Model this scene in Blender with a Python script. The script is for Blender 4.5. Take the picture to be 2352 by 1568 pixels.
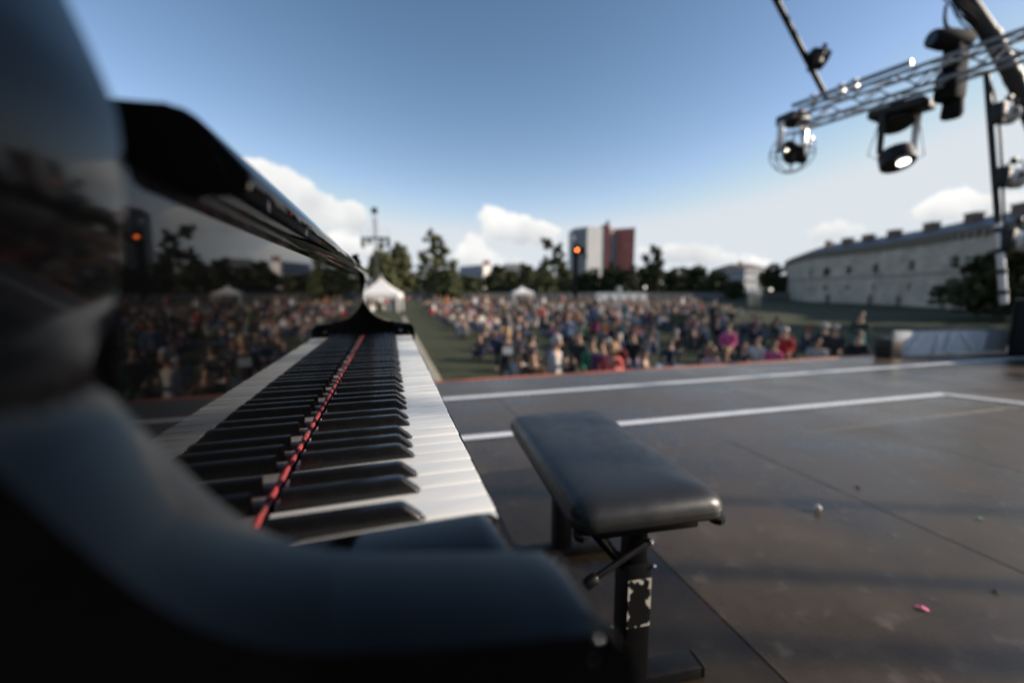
import bpy, bmesh, math, random
from mathutils import Vector, Matrix
for o in list(bpy.data.objects): bpy.data.objects.remove(o)
SC = bpy.context.scene
COL = SC.collection
R = math.radians
rnd = random.Random(7)

# ------------------------------------------------------------------ camera
CAM = Vector((-.0665, -.2466, .8831)); YAW, PITCH, FPX = .2838, -.1225, 958.0
cd = bpy.data.cameras.new('camera'); cam = bpy.data.objects.new('camera', cd); COL.objects.link(cam)
cam.location = CAM; cam.rotation_euler = (math.pi/2 + PITCH, 0, -YAW)
cd.sensor_width = 36; cd.lens = 14.663; cd.clip_start = .01; cd.clip_end = 9000
cd.dof.use_dof = True; cd.dof.focus_distance = .52; cd.dof.aperture_fstop = 1.85
SC.camera = cam
# ------------------------------------------------------------------ sun, exposure
SUN_AZ, SUN_EL = 111.0, 21.0            # azimuth clockwise from +Y
sd = Vector((math.sin(R(SUN_AZ))*math.cos(R(SUN_EL)), math.cos(R(SUN_AZ))*math.cos(R(SUN_EL)), math.sin(R(SUN_EL))))
sl = bpy.data.lights.new('sun', 'SUN'); sl.energy = 5.0; sl.angle = R(.53); sl.color = (1, .87, .72)
so = bpy.data.objects.new('sun', sl); COL.objects.link(so); so.rotation_euler = sd.to_track_quat('Z', 'Y').to_euler(); so.location = (0, 0, 30)
SC.view_settings.view_transform = 'Standard'; SC.view_settings.look = 'None'
SC.view_settings.exposure = .5; SC.view_settings.gamma = 1; SC.view_settings.use_curve_mapping = False
SC.render.engine = 'CYCLES'
SC.cycles.max_bounces = 8; SC.cycles.glossy_bounces = 5; SC.cycles.use_denoising = True
SC.cycles.sample_clamp_indirect = 8

def ray(u, v):                           # sight line through a point of the photo, for measuring directions
    s = Vector(((u-1176)/FPX, (784-v)/FPX, -1.0))
    return cam.rotation_euler.to_matrix() @ s

# ------------------------------------------------------------------ sky with clouds
W = bpy.data.worlds.new('World'); SC.world = W; W.use_nodes = True
nt = W.node_tree; N = nt.nodes; L = nt.links; bg = N['Background']
def wn(t, **k):
    n = N.new(t)
    for a, b in k.items(): setattr(n, a, b)
    return n
def wmath(op, a, b=None, c=None, clamp=False):
    n = wn('ShaderNodeMath', operation=op, use_clamp=clamp)
    for i, x in enumerate((a, b, c)):
        if x is None: continue
        if isinstance(x, (int, float)): n.inputs[i].default_value = x
        else: L.new(x, n.inputs[i])
    return n.outputs[0]
sky = wn('ShaderNodeTexSky', sky_type='NISHITA', sun_disc=False, sun_elevation=R(SUN_EL), sun_rotation=R(SUN_AZ))
sky.air_density = 1.0; sky.dust_density = .35; sky.ozone_density = 1.6; sky.altitude = 120
sp_ = wn('ShaderNodeSeparateColor'); L.new(sky.outputs[0], sp_.inputs[0])      # camera response: deeper blue, neutral horizon
cR, cG, cB = [wmath('MULTIPLY', wmath('POWER', wmath('MULTIPLY', sp_.outputs[k], .1), g), a*10) for k, g, a in ((0, 1.6, 3.9), (1, 1.4, 2.15), (2, 1.45, 1.9))]
cG = wmath('SMOOTH_MIN', cG, 5.5, 2.2); cB = wmath('MINIMUM', wmath('MAXIMUM', cB, wmath('MULTIPLY', cG, 1.06)), 5.85); cR = wmath('MINIMUM', cR, wmath('MULTIPLY', cG, .93))
cc_ = wn('ShaderNodeCombineColor')
for k, x in enumerate((cR, cG, cB)): L.new(x, cc_.inputs[k])
skyc = cc_.outputs[0]
tc = wn('ShaderNodeTexCoord'); D = tc.outputs['Generated']
nz = wn('ShaderNodeTexNoise'); nz.inputs['Scale'].default_value = 20; nz.inputs['Detail'].default_value = 8; nz.inputs['Roughness'].default_value = .6
L.new(D, nz.inputs['Vector'])
nz2 = wn('ShaderNodeTexNoise'); nz2.inputs['Scale'].default_value = 9; nz2.inputs['Detail'].default_value = 4
off = wn('ShaderNodeVectorMath', operation='ADD'); L.new(D, off.inputs[0]); off.inputs[1].default_value = (3.1, 1.7, .02); L.new(off.outputs[0], nz2.inputs['Vector'])
LOBES = [(585,388,30,1),(625,405,48,1),(668,440,55,1),(715,470,52,1),(775,490,55,1),(825,498,42,1),(540,420,60,1),
         (800,565,42,1),(840,572,34,1),(755,560,30,.8),(900,590,36,.5),
         (1128,498,36,1),(1170,522,48,1),(1215,534,48,1),(1255,542,36,1),(1140,530,30,.9),
         (1090,575,48,.75),(1055,590,36,.7),(1130,600,36,.7),(1020,545,40,.35),(1075,540,30,.4),(1190,595,36,.6),
         (1475,575,30,.8),(1530,580,36,.95),(1585,582,40,1),(1640,588,40,1),(1700,600,36,.8),(1750,610,30,.8),
         (1830,545,36,.4),(1885,530,38,.75),(1935,520,38,.85),(1985,535,30,.6),
         (2120,490,34,.6),(2170,462,44,.9),(2220,478,44,.9),(2270,488,40,.85),(2330,470,60,.8),(1590,80,50,.17),(1560,100,40,.15),(1312,495,22,.3),
         # the same kind of small clouds all along the horizon outside the frame
         (-300,480,120,1),(-120,470,90,1),(2700,430,90,.9),(2850,450,120,.9)]
acc = None; hacc = None
for (u, v, r, a) in LOBES:
    c = ray(u, v).normalized(); rr = r/FPX*(ray(1176, v).length/ray(u, v).length)*1.0
    s = wn('ShaderNodeVectorMath', operation='SUBTRACT'); L.new(D, s.inputs[0]); s.inputs[1].default_value = c
    m = wn('ShaderNodeVectorMath', operation='MULTIPLY'); L.new(s.outputs[0], m.inputs[0]); m.inputs[1].default_value = (1/rr, 1/rr, 1.25/rr)
    ln = wn('ShaderNodeVectorMath', operation='LENGTH'); L.new(m.outputs[0], ln.inputs[0])
    f = wmath('MULTIPLY', wmath('SUBTRACT', 1.3, ln.outputs['Value'], clamp=False), a)
    f = wmath('MAXIMUM', f, 0.0)
    sx = wn('ShaderNodeSeparateXYZ'); L.new(m.outputs[0], sx.inputs[0])
    h = wmath('MULTIPLY', sx.outputs['Z'], f)
    acc = f if acc is None else wmath('ADD', acc, f)
    hacc = h if hacc is None else wmath('ADD', hacc, h)
dens = wmath('ADD', acc, wmath('MULTIPLY', wmath('SUBTRACT', nz.outputs['Fac'], .5), 2.3))
al = wn('ShaderNodeMapRange', interpolation_type='SMOOTHSTEP'); L.new(dens, al.inputs['Value']); al.inputs['From Min'].default_value = .55; al.inputs['From Max'].default_value = .95
gate = wmath('GREATER_THAN', acc, .01)
alpha = wmath('MULTIPLY', al.outputs['Result'], gate)
hrel = wmath('DIVIDE', hacc, wmath('MAXIMUM', acc, .05))
shade = wmath('ADD', wmath('MULTIPLY', hrel, .45), wmath('MULTIPLY', wmath('SUBTRACT', nz2.outputs['Fac'], .5), 1.6))
sh = wn('ShaderNodeMapRange'); L.new(shade, sh.inputs['Value']); sh.inputs['From Min'].default_value = -.55; sh.inputs['From Max'].default_value = .35
cr = wn('ShaderNodeMix', data_type='RGBA'); L.new(sh.outputs['Result'], cr.inputs['Factor'])
cr.inputs[6].default_value = (4.3, 4.5, 4.75, 1); cr.inputs[7].default_value = (7.5, 7.4, 7.2, 1)
mix = wn('ShaderNodeMix', data_type='RGBA'); L.new(alpha, mix.inputs['Factor']); L.new(skyc, mix.inputs[6]); L.new(cr.outputs[2], mix.inputs[7])
L.new(mix.outputs[2], bg.inputs['Color']); bg.inputs['Strength'].default_value = .1
W.cycles.sampling_method = 'MANUAL'; W.cycles.sample_map_resolution = 512

# ------------------------------------------------------------------ materials
MATS = {}
def mat(name, col, rough=.6, metal=0, noise=None, bump=None, coat=0, spec=.5, rnoise=None, emit=None, trans=0, sheen=0):
    if name in MATS: return MATS[name]
    m = bpy.data.materials.new(name); m.use_nodes = True; t = m.node_tree; b = t.nodes['Principled BSDF']
    b.inputs['Base Color'].default_value = (*col, 1); b.inputs['Roughness'].default_value = rough
    b.inputs['Metallic'].default_value = metal; b.inputs['Specular IOR Level'].default_value = spec
    b.inputs['Coat Weight'].default_value = coat; b.inputs['Coat Roughness'].default_value = .03
    b.inputs['Transmission Weight'].default_value = trans; b.inputs['Sheen Weight'].default_value = sheen
    co = t.nodes.new('ShaderNodeTexCoord')
    def nzz(sc, det=5):
        n = t.nodes.new('ShaderNodeTexNoise'); n.inputs['Scale'].default_value = sc; n.inputs['Detail'].default_value = det
        t.links.new(co.outputs['Object'], n.inputs['Vector']); return n
    if noise:                                   # (scale, second colour, contrast)
        n = nzz(noise[0]); r = t.nodes.new('ShaderNodeMapRange'); t.links.new(n.outputs['Fac'], r.inputs['Value'])
        r.inputs['From Min'].default_value = .5-.5/noise[2]; r.inputs['From Max'].default_value = .5+.5/noise[2]
        x = t.nodes.new('ShaderNodeMix'); x.data_type = 'RGBA'; t.links.new(r.outputs[0], x.inputs['Factor'])
        x.inputs[6].default_value = (*col, 1); x.inputs[7].default_value = (*noise[1], 1); t.links.new(x.outputs[2], b.inputs['Base Color'])
    if rnoise:
        n = nzz(rnoise[0]); r = t.nodes.new('ShaderNodeMapRange'); t.links.new(n.outputs['Fac'], r.inputs['Value'])
        r.inputs['From Min'].default_value = .3; r.inputs['From Max'].default_value = .7
        r.inputs['To Min'].default_value = rnoise[1]; r.inputs['To Max'].default_value = rnoise[2]; t.links.new(r.outputs[0], b.inputs['Roughness'])
    if bump:
        n = nzz(bump[0]); bp = t.nodes.new('ShaderNodeBump'); bp.inputs['Strength'].default_value = bump[1]; bp.inputs['Distance'].default_value = bump[2]
        t.links.new(n.outputs['Fac'], bp.inputs['Height']); t.links.new(bp.outputs[0], b.inputs['Normal'])
    if emit:
        b.inputs['Emission Color'].default_value = (*emit[0], 1); b.inputs['Emission Strength'].default_value = emit[1]
    MATS[name] = m; return m
PIANO = mat('piano_lacquer', (.0012, .0013, .0015), .03, bump=(35, .02, .001), spec=.2)
CHEEK = mat('cheek_lacquer', (.001, .0011, .0013), .09, spec=.2); CHEEK.node_tree.nodes['Principled BSDF'].inputs['Specular Tint'].default_value = (.29, .36, .44, 1)
IVORY = mat('white_key_plastic', (.68, .68, .66), .25, coat=.15, bump=(60, .03, .0005))
EBONY = mat('black_key_plastic', (.006, .006, .0065), .2, rnoise=(90, .14, .3), bump=(400, .08, .0002))
FELT = mat('red_felt', (.4, .014, .018), 1, noise=(110, (.08, .002, .004), 4), bump=(300, .6, .001), sheen=.2)
WOODK = mat('key_wood', (.45, .33, .2), .7, noise=(30, (.35, .25, .15), 2))
LEATHER = mat('black_leather', (.02, .0195, .019), .4, bump=(420, .3, .001), rnoise=(25, .33, .44))
STEEL = mat('black_steel', (.0035, .0035, .004), .45, rnoise=(30, .38, .55), spec=.2)
CHROME = mat('bare_steel', (.55, .55, .56), .25, 1)
ALU = mat('truss_aluminium', (.42, .43, .45), .38, 1, rnoise=(20, .3, .5))
BLACKM = mat('black_housing', (.007, .007, .0075), .5, spec=.35)
SPOTB = mat('matt_black_housing', (.005, .005, .005), .8, spec=.2)
DTUBE = mat('grey_coated_tube', (.03, .03, .033), .5)
WHITEH = mat('white_housing', (.72, .70, .67), .4)
TAPE = mat('white_tape', (.88, .89, .9), .4, noise=(9, (.72, .72, .73), 1.6))
REDTRIM = mat('red_edge_trim', (.55, .09, .04), .5, noise=(1.1, (.5, .2, .1), 2))
DRAPE = mat('black_drape', (.006, .006, .006), .95)
LENS = mat('lit_lens', (.9, .9, .9), .2, emit=((1, .97, .92), 6))
ORANGE = mat('orange_lamp', (.8, .2, .05), .3, emit=((1, .16, .03), 16))
GLOBE = mat('lamp_globe', (.85, .83, .8), .3, emit=((1, .9, .75), 1.3))
TENT = mat('tent_canvas', (.78, .76, .73), .8, noise=(.7, (.7, .68, .66), 2))
MESHB = mat('white_mesh_banner', (.62, .64, .68), .7, noise=(3, (.75, .75, .76), 3))

# stage boards: dark coated plywood, each board a little different
def floor_mat(k=1.0):
    m = bpy.data.materials.new('stage_board'); m.use_nodes = True; t = m.node_tree; b = t.nodes['Principled BSDF']; b.inputs['Specular IOR Level'].default_value = .36; b.inputs['Specular Tint'].default_value = (1, .95, .88, 1)
    def nn(ty): return t.nodes.new(ty)
    geo = nn('ShaderNodeNewGeometry'); oi = nn('ShaderNodeObjectInfo')
    n1 = nn('ShaderNodeTexNoise'); n1.inputs['Scale'].default_value = 1.7; n1.inputs['Detail'].default_value = 8; n1.inputs['Roughness'].default_value = .62
    n2 = nn('ShaderNodeTexNoise'); n2.inputs['Scale'].default_value = 14; n2.inputs['Detail'].default_value = 6
    n3 = nn('ShaderNodeTexNoise'); n3.inputs['Scale'].default_value = 60; n3.inputs['Detail'].default_value = 3
    for n in (n1, n2, n3): t.links.new(geo.outputs['Position'], n.inputs['Vector'])
    r1 = nn('ShaderNodeValToRGB'); r1.color_ramp.elements[0].position = .3; r1.color_ramp.elements[1].position = .75
    r1.color_ramp.elements[0].color = (.044, .031, .019, 1); r1.color_ramp.elements[1].color = (.12, .086, .052, 1)
    t.links.new(n1.outputs['Fac'], r1.inputs['Fac'])
    # scuffs and dust
    r2 = nn('ShaderNodeMapRange'); r2.inputs['From Min'].default_value = .58; r2.inputs['From Max'].default_value = .82; t.links.new(n2.outputs['Fac'], r2.inputs['Value'])
    mx = nn('ShaderNodeMix'); mx.data_type = 'RGBA'; t.links.new(r2.outputs[0], mx.inputs['Factor']); t.links.new(r1.outputs[0], mx.inputs[6]); mx.inputs[7].default_value = (.16, .125, .095, 1)
    for ang, sc_, w_ in ((.5, (1.2, 26, 1), .5), (-.9, (1.5, 34, 1), .4), (1.35, (.9, 20, 1), .45)):        # long scuffs and drag marks
        mp = nn('ShaderNodeMapping'); mp.inputs['Rotation'].default_value = (0, 0, ang); mp.inputs['Scale'].default_value = sc_; t.links.new(geo.outputs['Position'], mp.inputs['Vector'])
        ns = nn('ShaderNodeTexNoise'); ns.inputs['Scale'].default_value = 1.6; ns.inputs['Detail'].default_value = 5; ns.inputs['Roughness'].default_value = .65; t.links.new(mp.outputs[0], ns.inputs['Vector'])
        rs = nn('ShaderNodeMapRange'); rs.inputs['From Min'].default_value = .62; rs.inputs['From Max'].default_value = .8; rs.inputs['To Max'].default_value = w_; t.links.new(ns.outputs['Fac'], rs.inputs['Value'])
        m2 = nn('ShaderNodeMix'); m2.data_type = 'RGBA'; t.links.new(rs.outputs[0], m2.inputs['Factor']); t.links.new(mx.outputs[2], m2.inputs[6]); m2.inputs[7].default_value = (.15, .118, .09, 1); mx = m2
    n4 = nn('ShaderNodeTexNoise'); n4.inputs['Scale'].default_value = 220; n4.inputs['Detail'].default_value = 2; t.links.new(geo.outputs['Position'], n4.inputs['Vector'])      # grit
    r4 = nn('ShaderNodeMapRange'); r4.inputs['From Min'].default_value = .66; r4.inputs['From Max'].default_value = .74; r4.inputs['To Max'].default_value = .7; t.links.new(n4.outputs['Fac'], r4.inputs['Value'])
    m4 = nn('ShaderNodeMix'); m4.data_type = 'RGBA'; t.links.new(r4.outputs[0], m4.inputs['Factor']); t.links.new(mx.outputs[2], m4.inputs[6]); m4.inputs[7].default_value = (.2, .16, .12, 1); mx = m4
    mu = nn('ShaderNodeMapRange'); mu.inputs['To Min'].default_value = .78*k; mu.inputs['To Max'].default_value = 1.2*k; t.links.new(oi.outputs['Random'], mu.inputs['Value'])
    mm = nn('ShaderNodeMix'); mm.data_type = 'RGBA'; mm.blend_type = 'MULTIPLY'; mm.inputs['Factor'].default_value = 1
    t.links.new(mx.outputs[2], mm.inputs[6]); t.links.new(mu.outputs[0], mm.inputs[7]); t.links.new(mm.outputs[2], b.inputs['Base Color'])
    rr = nn('ShaderNodeMapRange'); rr.inputs['From Min'].default_value = .3; rr.inputs['From Max'].default_value = .7; rr.inputs['To Min'].default_value = .2; rr.inputs['To Max'].default_value = .42
    t.links.new(n1.outputs['Fac'], rr.inputs['Value']); t.links.new(rr.outputs[0], b.inputs['Roughness'])
    # fine wire-mesh grip pattern of the coating
    wv = nn('ShaderNodeTexWave'); wv.inputs['Scale'].default_value = 40; wv.bands_direction = 'DIAGONAL'; t.links.new(geo.outputs['Position'], wv.inputs['Vector'])
    ad = nn('ShaderNodeMath'); ad.operation = 'ADD'; t.links.new(wv.outputs['Fac'], ad.inputs[0]); t.links.new(n3.outputs['Fac'], ad.inputs[1])
    bp = nn('ShaderNodeBump'); bp.inputs['Strength'].default_value = .12; bp.inputs['Distance'].default_value = .001; t.links.new(ad.outputs[0], bp.inputs['Height']); t.links.new(bp.outputs[0], b.inputs['Normal'])
    return m
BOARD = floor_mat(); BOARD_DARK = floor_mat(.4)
GRASS = mat('lawn_grass', (.045, .052, .026), .95, noise=(.35, (.075, .075, .042), 2.2), bump=(25, .8, .06), spec=.2)
def stone_mat():
    m = mat('fort_stone', (.36, .345, .31), .9)
    t = m.node_tree; b = t.nodes['Principled BSDF']; co = t.nodes.new('ShaderNodeUVMap')
    br = t.nodes.new('ShaderNodeTexBrick'); br.inputs['Scale'].default_value = 1; br.inputs['Brick Width'].default_value = 1.1; br.inputs['Row Height'].default_value = .42
    br.inputs['Mortar Size'].default_value = .03; br.inputs['Color1'].default_value = (.56, .51, .43, 1); br.inputs['Color2'].default_value = (.44, .40, .335, 1); br.inputs['Mortar'].default_value = (.32, .29, .24, 1)
    t.links.new(co.outputs[0], br.inputs['Vector'])
    n = t.nodes.new('ShaderNodeTexNoise'); n.inputs['Scale'].default_value = .35; n.inputs['Detail'].default_value = 6; t.links.new(co.outputs[0], n.inputs['Vector'])
    mm = t.nodes.new('ShaderNodeMix'); mm.data_type = 'RGBA'; mm.blend_type = 'OVERLAY'; mm.inputs['Factor'].default_value = .5
    t.links.new(br.outputs['Color'], mm.inputs[6]); t.links.new(n.outputs['Fac'], mm.inputs[7]); t.links.new(mm.outputs[2], b.inputs['Base Color'])
    return m
STONE = stone_mat()
FWIN = mat('fort_window_board', (.035, .033, .03), .6)
DARKWIN = mat('dark_window', (.012, .013, .016), .15)
def leaf_mat(name, a, b):
    m = mat(name, a, .75, spec=.25); t = m.node_tree; bs = t.nodes['Principled BSDF']
    g = t.nodes.new('ShaderNodeNewGeometry'); x = t.nodes.new('ShaderNodeMix'); x.data_type = 'RGBA'
    t.links.new(g.outputs['Random Per Island'], x.inputs['Factor']); x.inputs[6].default_value = (*a, 1); x.inputs[7].default_value = (*b, 1); t.links.new(x.outputs[2], bs.inputs['Base Color'])
    return m
LEAVES = [leaf_mat('leaves_olive', (.07, .08, .035), (.15, .155, .075)), leaf_mat('leaves_dark', (.032, .042, .02), (.085, .092, .045)), leaf_mat('leaves_mid', (.05, .06, .028), (.10, .11, .052))]
BARK = mat('tree_bark', (.06, .048, .035), .9, bump=(12, .6, .03))

# ------------------------------------------------------------------ mesh helpers
class MB:
    def __init__(s): s.bm = bmesh.new()
    def face(s, pts):
        return s.bm.faces.new([s.bm.verts.new(p) for p in pts])
    def box(s, a, b, bevel=0, M=None, seg=2):
        vs = [s.bm.verts.new((x, y, z)) for x in (a[0], b[0]) for y in (a[1], b[1]) for z in (a[2], b[2])]
        fs = [s.bm.faces.new([vs[i] for i in q]) for q in ((0,1,3,2),(4,6,7,5),(0,4,5,1),(2,3,7,6),(0,2,6,4),(1,5,7,3))]
        nv = vs
        if bevel:
            es = list({e for f in fs for e in f.edges})
            r = bmesh.ops.bevel(s.bm, geom=es, offset=bevel, segments=seg, affect='EDGES', profile=.5)
            nv = list({v for f in r['faces'] for v in f.verts} | {v for v in vs if v.is_valid})
        if M is not None:
            for v in nv: v.co = M @ v.co
        return s
    def cyl(s, p0, p1, r0, r1=None, n=10, caps=True):
        r1 = r0 if r1 is None else r1; p0, p1 = Vector(p0), Vector(p1); d = (p1-p0).normalized()
        x = d.orthogonal().normalized(); y = d.cross(x)
        A = [s.bm.verts.new(p0 + (x*math.cos(2*math.pi*i/n) + y*math.sin(2*math.pi*i/n))*r0) for i in range(n)]
        B = [s.bm.verts.new(p1 + (x*math.cos(2*math.pi*i/n) + y*math.sin(2*math.pi*i/n))*r1) for i in range(n)]
        for i in range(n): s.bm.faces.new((A[i], A[(i+1)%n], B[(i+1)%n], B[i]))
        if caps: s.bm.faces.new(A[::-1]); s.bm.faces.new(B)
        return s
    def tube(s, pts, r, n=6, closed=False):
        pts = [Vector(p) for p in pts]; k = len(pts); rings = []
        for i, p in enumerate(pts):
            a = pts[(i-1) % k] if (closed or i) else p; b = pts[(i+1) % k] if (closed or i < k-1) else p
            d = (b-a).normalized(); x = d.cross(Vector((.13, .31, .94))).normalized(); y = d.cross(x)
            rings.append([s.bm.verts.new(p + (x*math.cos(2*math.pi*j/n)+y*math.sin(2*math.pi*j/n))*r) for j in range(n)])
        for i in range(k if closed else k-1):
            A, B = rings[i], rings[(i+1) % k]
            for j in range(n): s.bm.faces.new((A[j], A[(j+1)%n], B[(j+1)%n], B[j]))
        return s
    def lathe(s, prof, o, axis, n=16):
        o = Vector(o); d = Vector(axis).normalized(); x = d.orthogonal().normalized(); y = d.cross(x); rings = []
        for (r, h) in prof:
            rings.append([s.bm.verts.new(o + d*h + (x*math.cos(2*math.pi*j/n)+y*math.sin(2*math.pi*j/n))*max(r, 1e-4)) for j in range(n)])
        for A, B in zip(rings, rings[1:]):
            for j in range(n): s.bm.faces.new((A[j], A[(j+1)%n], B[(j+1)%n], B[j]))
        s.bm.faces.new(rings[0][::-1]); s.bm.faces.new(rings[-1]); return s
    def prism(s, prof, y0, y1, bevel=0):                       # profile in (x, z) run along y
        A = [s.bm.verts.new((x, y0, z)) for x, z in prof]; B = [s.bm.verts.new((x, y1, z)) for x, z in prof]; n = len(prof)
        fs = [s.bm.faces.new((A[i], A[(i+1)%n], B[(i+1)%n], B[i])) for i in range(n)]
        fa = s.bm.faces.new(A[::-1]); fb = s.bm.faces.new(B)
        if bevel:
            for fc, bv in ((fa, bevel[0]), (fb, bevel[1])) if isinstance(bevel, tuple) else ((fa, bevel), (fb, bevel)):
                bmesh.ops.bevel(s.bm, geom=list(fc.edges), offset=bv, segments=3 if bv < .008 else 7, affect='EDGES', profile=.5, clamp_overlap=bv < .008)
        return s
    def slab(s, poly, z0, z1, bevel=0):                        # plan polygon run up z
        A = [s.bm.verts.new((x, y, z0)) for x, y in poly]; B = [s.bm.verts.new((x, y, z1)) for x, y in poly]; n = len(poly)
        for i in range(n): s.bm.faces.new((A[i], A[(i+1)%n], B[(i+1)%n], B[i]))
        fa = s.bm.faces.new(A[::-1]); fb = s.bm.faces.new(B)
        if bevel: bmesh.ops.bevel(s.bm, geom=list(set(fa.edges) | set(fb.edges)), offset=bevel, segments=2, affect='EDGES', profile=.5)
        return s
    def mesh(s, name, smooth=None):
        bmesh.ops.recalc_face_normals(s.bm, faces=s.bm.faces[:])
        me = bpy.data.meshes.new(name); s.bm.to_mesh(me); s.bm.free()
        if smooth is not None:
            for p in me.polygons: p.use_smooth = True
            me.set_sharp_from_angle(angle=R(smooth))
        return me
    def build(s, name, m, parent=None, smooth=35):
        return link(name, s.mesh(name, smooth), m, parent)
def link(name, me, m, parent=None):
    o = bpy.data.objects.new(name, me); COL.objects.link(o)
    if m is not None:
        if not me.materials: me.materials.append(m)
        elif me.materials[0] != m: o.material_slots[0].link = 'OBJECT'; o.material_slots[0].material = m
    if parent: o.parent = parent
    return o
def empty(name, loc=(0, 0, 0), rz=0):
    o = bpy.data.objects.new(name, None); COL.objects.link(o); o.location = loc; o.rotation_euler = (0, 0, rz); o.empty_display_size = .1; return o
def tag(o, label=None, cat=None, group=None, kind=None):
    for k, v in (('label', label), ('category', cat), ('group', group), ('kind', kind)):
        if v: o[k] = v
    return o
def thing(name, label, cat, loc=(0, 0, 0), rz=0, group=None): return tag(empty(name, loc, rz), label, cat, group)
def copy_tree(o, parent=None):
    c = o.copy(); COL.objects.link(c)
    if parent: c.parent = parent
    for ch in o.children: copy_tree(ch, c)
    return c

# ================================================================== SETTING
GZ = -1.5
lawn = MB(); lawn.face([(-3000, -3000, GZ), (3000, -3000, GZ), (3000, 3000, GZ), (-3000, 3000, GZ)]); tag(lawn.build('lawn', GRASS, None, None), kind='structure')
# stage: sub-floor and boards
st = MB(); st.box((-7, -8, -.25), (9.2, 3.73, -.02)); stage = st.build('stage_floor', BLACKM, None, None); tag(stage, kind='structure')
gx = [-6.58 + 1.05*i for i in range(0, 16)]; gy = [-6.75, -4.65, -2.55, -.45, 1.65, 3.75]
bmesh_by = {}
for i in range(len(gx)-1):
    for j in range(len(gy)-1):
        g = .0011; dz = rnd.uniform(-.001, .001)
        if 'b' not in bmesh_by:
            b = MB(); b.box((g, g, -.019), (1.05-g, 2.1-g, 0), .0015, seg=1); bmesh_by['b'] = b.mesh('board', None)
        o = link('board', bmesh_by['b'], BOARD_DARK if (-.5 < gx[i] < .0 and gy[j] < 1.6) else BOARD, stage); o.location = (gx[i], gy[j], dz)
def strip(p0, p1, w, z=.004):
    p0, p1 = Vector(p0), Vector(p1); d = (p1-p0).normalized(); n = Vector((-d.y, d.x))*w/2
    b = MB(); k = max(2, int((p1-p0).length/.25)); pts = []
    for i in range(k+1):
        c = p0.lerp(p1, i/k); q = rnd.uniform(-.004, .004); pts.append((c+n*(1+q*3)+n*q*4, c-n*(1+q*2)+n*q*4))
    for (a, b2), (c, d2) in zip(pts, pts[1:]):
        b.face([(a.x, a.y, z), (b2.x, b2.y, z), (d2.x, d2.y, z), (c.x, c.y, z)])
    o = b.build('tape_line', TAPE, stage, None); return o
strip((-2.2, 3.10), (9.0, 3.06), .075)
strip((-1.8, 2.20), (4.46, 2.06), .07)
strip((4.44, 2.05), (5.6, .2), .07, .006)
ed = MB(); ed.box((-6.6, 3.752, -.30), (9.2, 3.79, .006), .003); tag(ed.build('stage_edge_trim', REDTRIM, None, None), 'red and orange edge strip along the front of the stage', 'edge trim')
sk = MB(); sk.box((-6.6, 3.73, GZ), (9.2, 3.748, -.26)); tag(sk.build('stage_skirt', DRAPE, None, None), 'black cloth skirt hanging below the front edge of the stage', 'skirt')
bd = MB()
for i in range(40):                                         # pleated black backdrop behind the camera
    x0 = -9 + i*.36; bd.face([(x0, -7.6, 0), (x0+.18, -7.5, 0), (x0+.18, -7.5, 3.6), (x0, -7.6, 3.6)]); bd.face([(x0+.18, -7.5, 0), (x0+.36, -7.6, 0), (x0+.36, -7.6, 3.6), (x0+.18, -7.5, 3.6)])
tag(bd.build('stage_backdrop', DRAPE, None, None), 'pleated black cloth backdrop at the back of the stage', 'backdrop')

# ================================================================== PIANO
K = .73
piano = thing('grand_piano', 'glossy black grand piano with open fallboard, white and black keys', 'piano')
def rel(p): return [(x, z+K) for x, z in p]
# white keys
WN = 'ABCDEFG'
KW = .0235
def tails(n):                                                # (lower, upper) cut of the tail, from the near side
    c = .0055
    bk = {'C': (None, 21.15-6), 'D': (21.15+6-23.5, 49.35-6-23.5), 'E': (49.35+6-47, None), 'F': (None, 20.1-6), 'G': (20.1+6-23.5, 47-6-23.5), 'A': (47+6-47, 73.9-6-47), 'B': (73.9+6-70.5, None)}[n]
    return bk
wmesh = {}
def white_mesh(n, first=False, last=False):
    k = (n, first, last)
    if k in wmesh: return wmesh[k]
    lo, hi = tails(n)
    if first: lo = None
    if last: hi = None
    g = .0004; a = g; b = KW-g
    la = a if lo is None else lo/1000; hb = b if hi is None else hi/1000
    pl = [(0, a), (0, b), (-.0495, b)]
    if hi is not None: pl += [(-.0495, hb)]
    pl += [(-.1515, hb), (-.1515, la)]
    if lo is not None: pl += [(-.0495, la)]
    pl += [(-.0495, a)]
    m = MB(); bm = m.bm
    A = [bm.verts.new((x, y, -.019)) for x, y in pl]; B = [bm.verts.new((x, y, 0)) for x, y in pl]; q = len(pl)
    sides = [bm.faces.new((A[i], A[(i+1) % q], B[(i+1) % q], B[i])) for i in range(q)]
    bm.faces.new(A[::-1]); top = bm.faces.new(B)
    es = list(top.edges) + [e for f in (sides[0],) for e in f.edges if abs(e.verts[0].co.z-e.verts[1].co.z) > .01]
    bmesh.ops.bevel(bm, geom=list(set(es)), offset=.0015, segments=3, affect='EDGES', profile=.5)
    wmesh[k] = m.mesh('white_key', 40); return wmesh[k]
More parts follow.
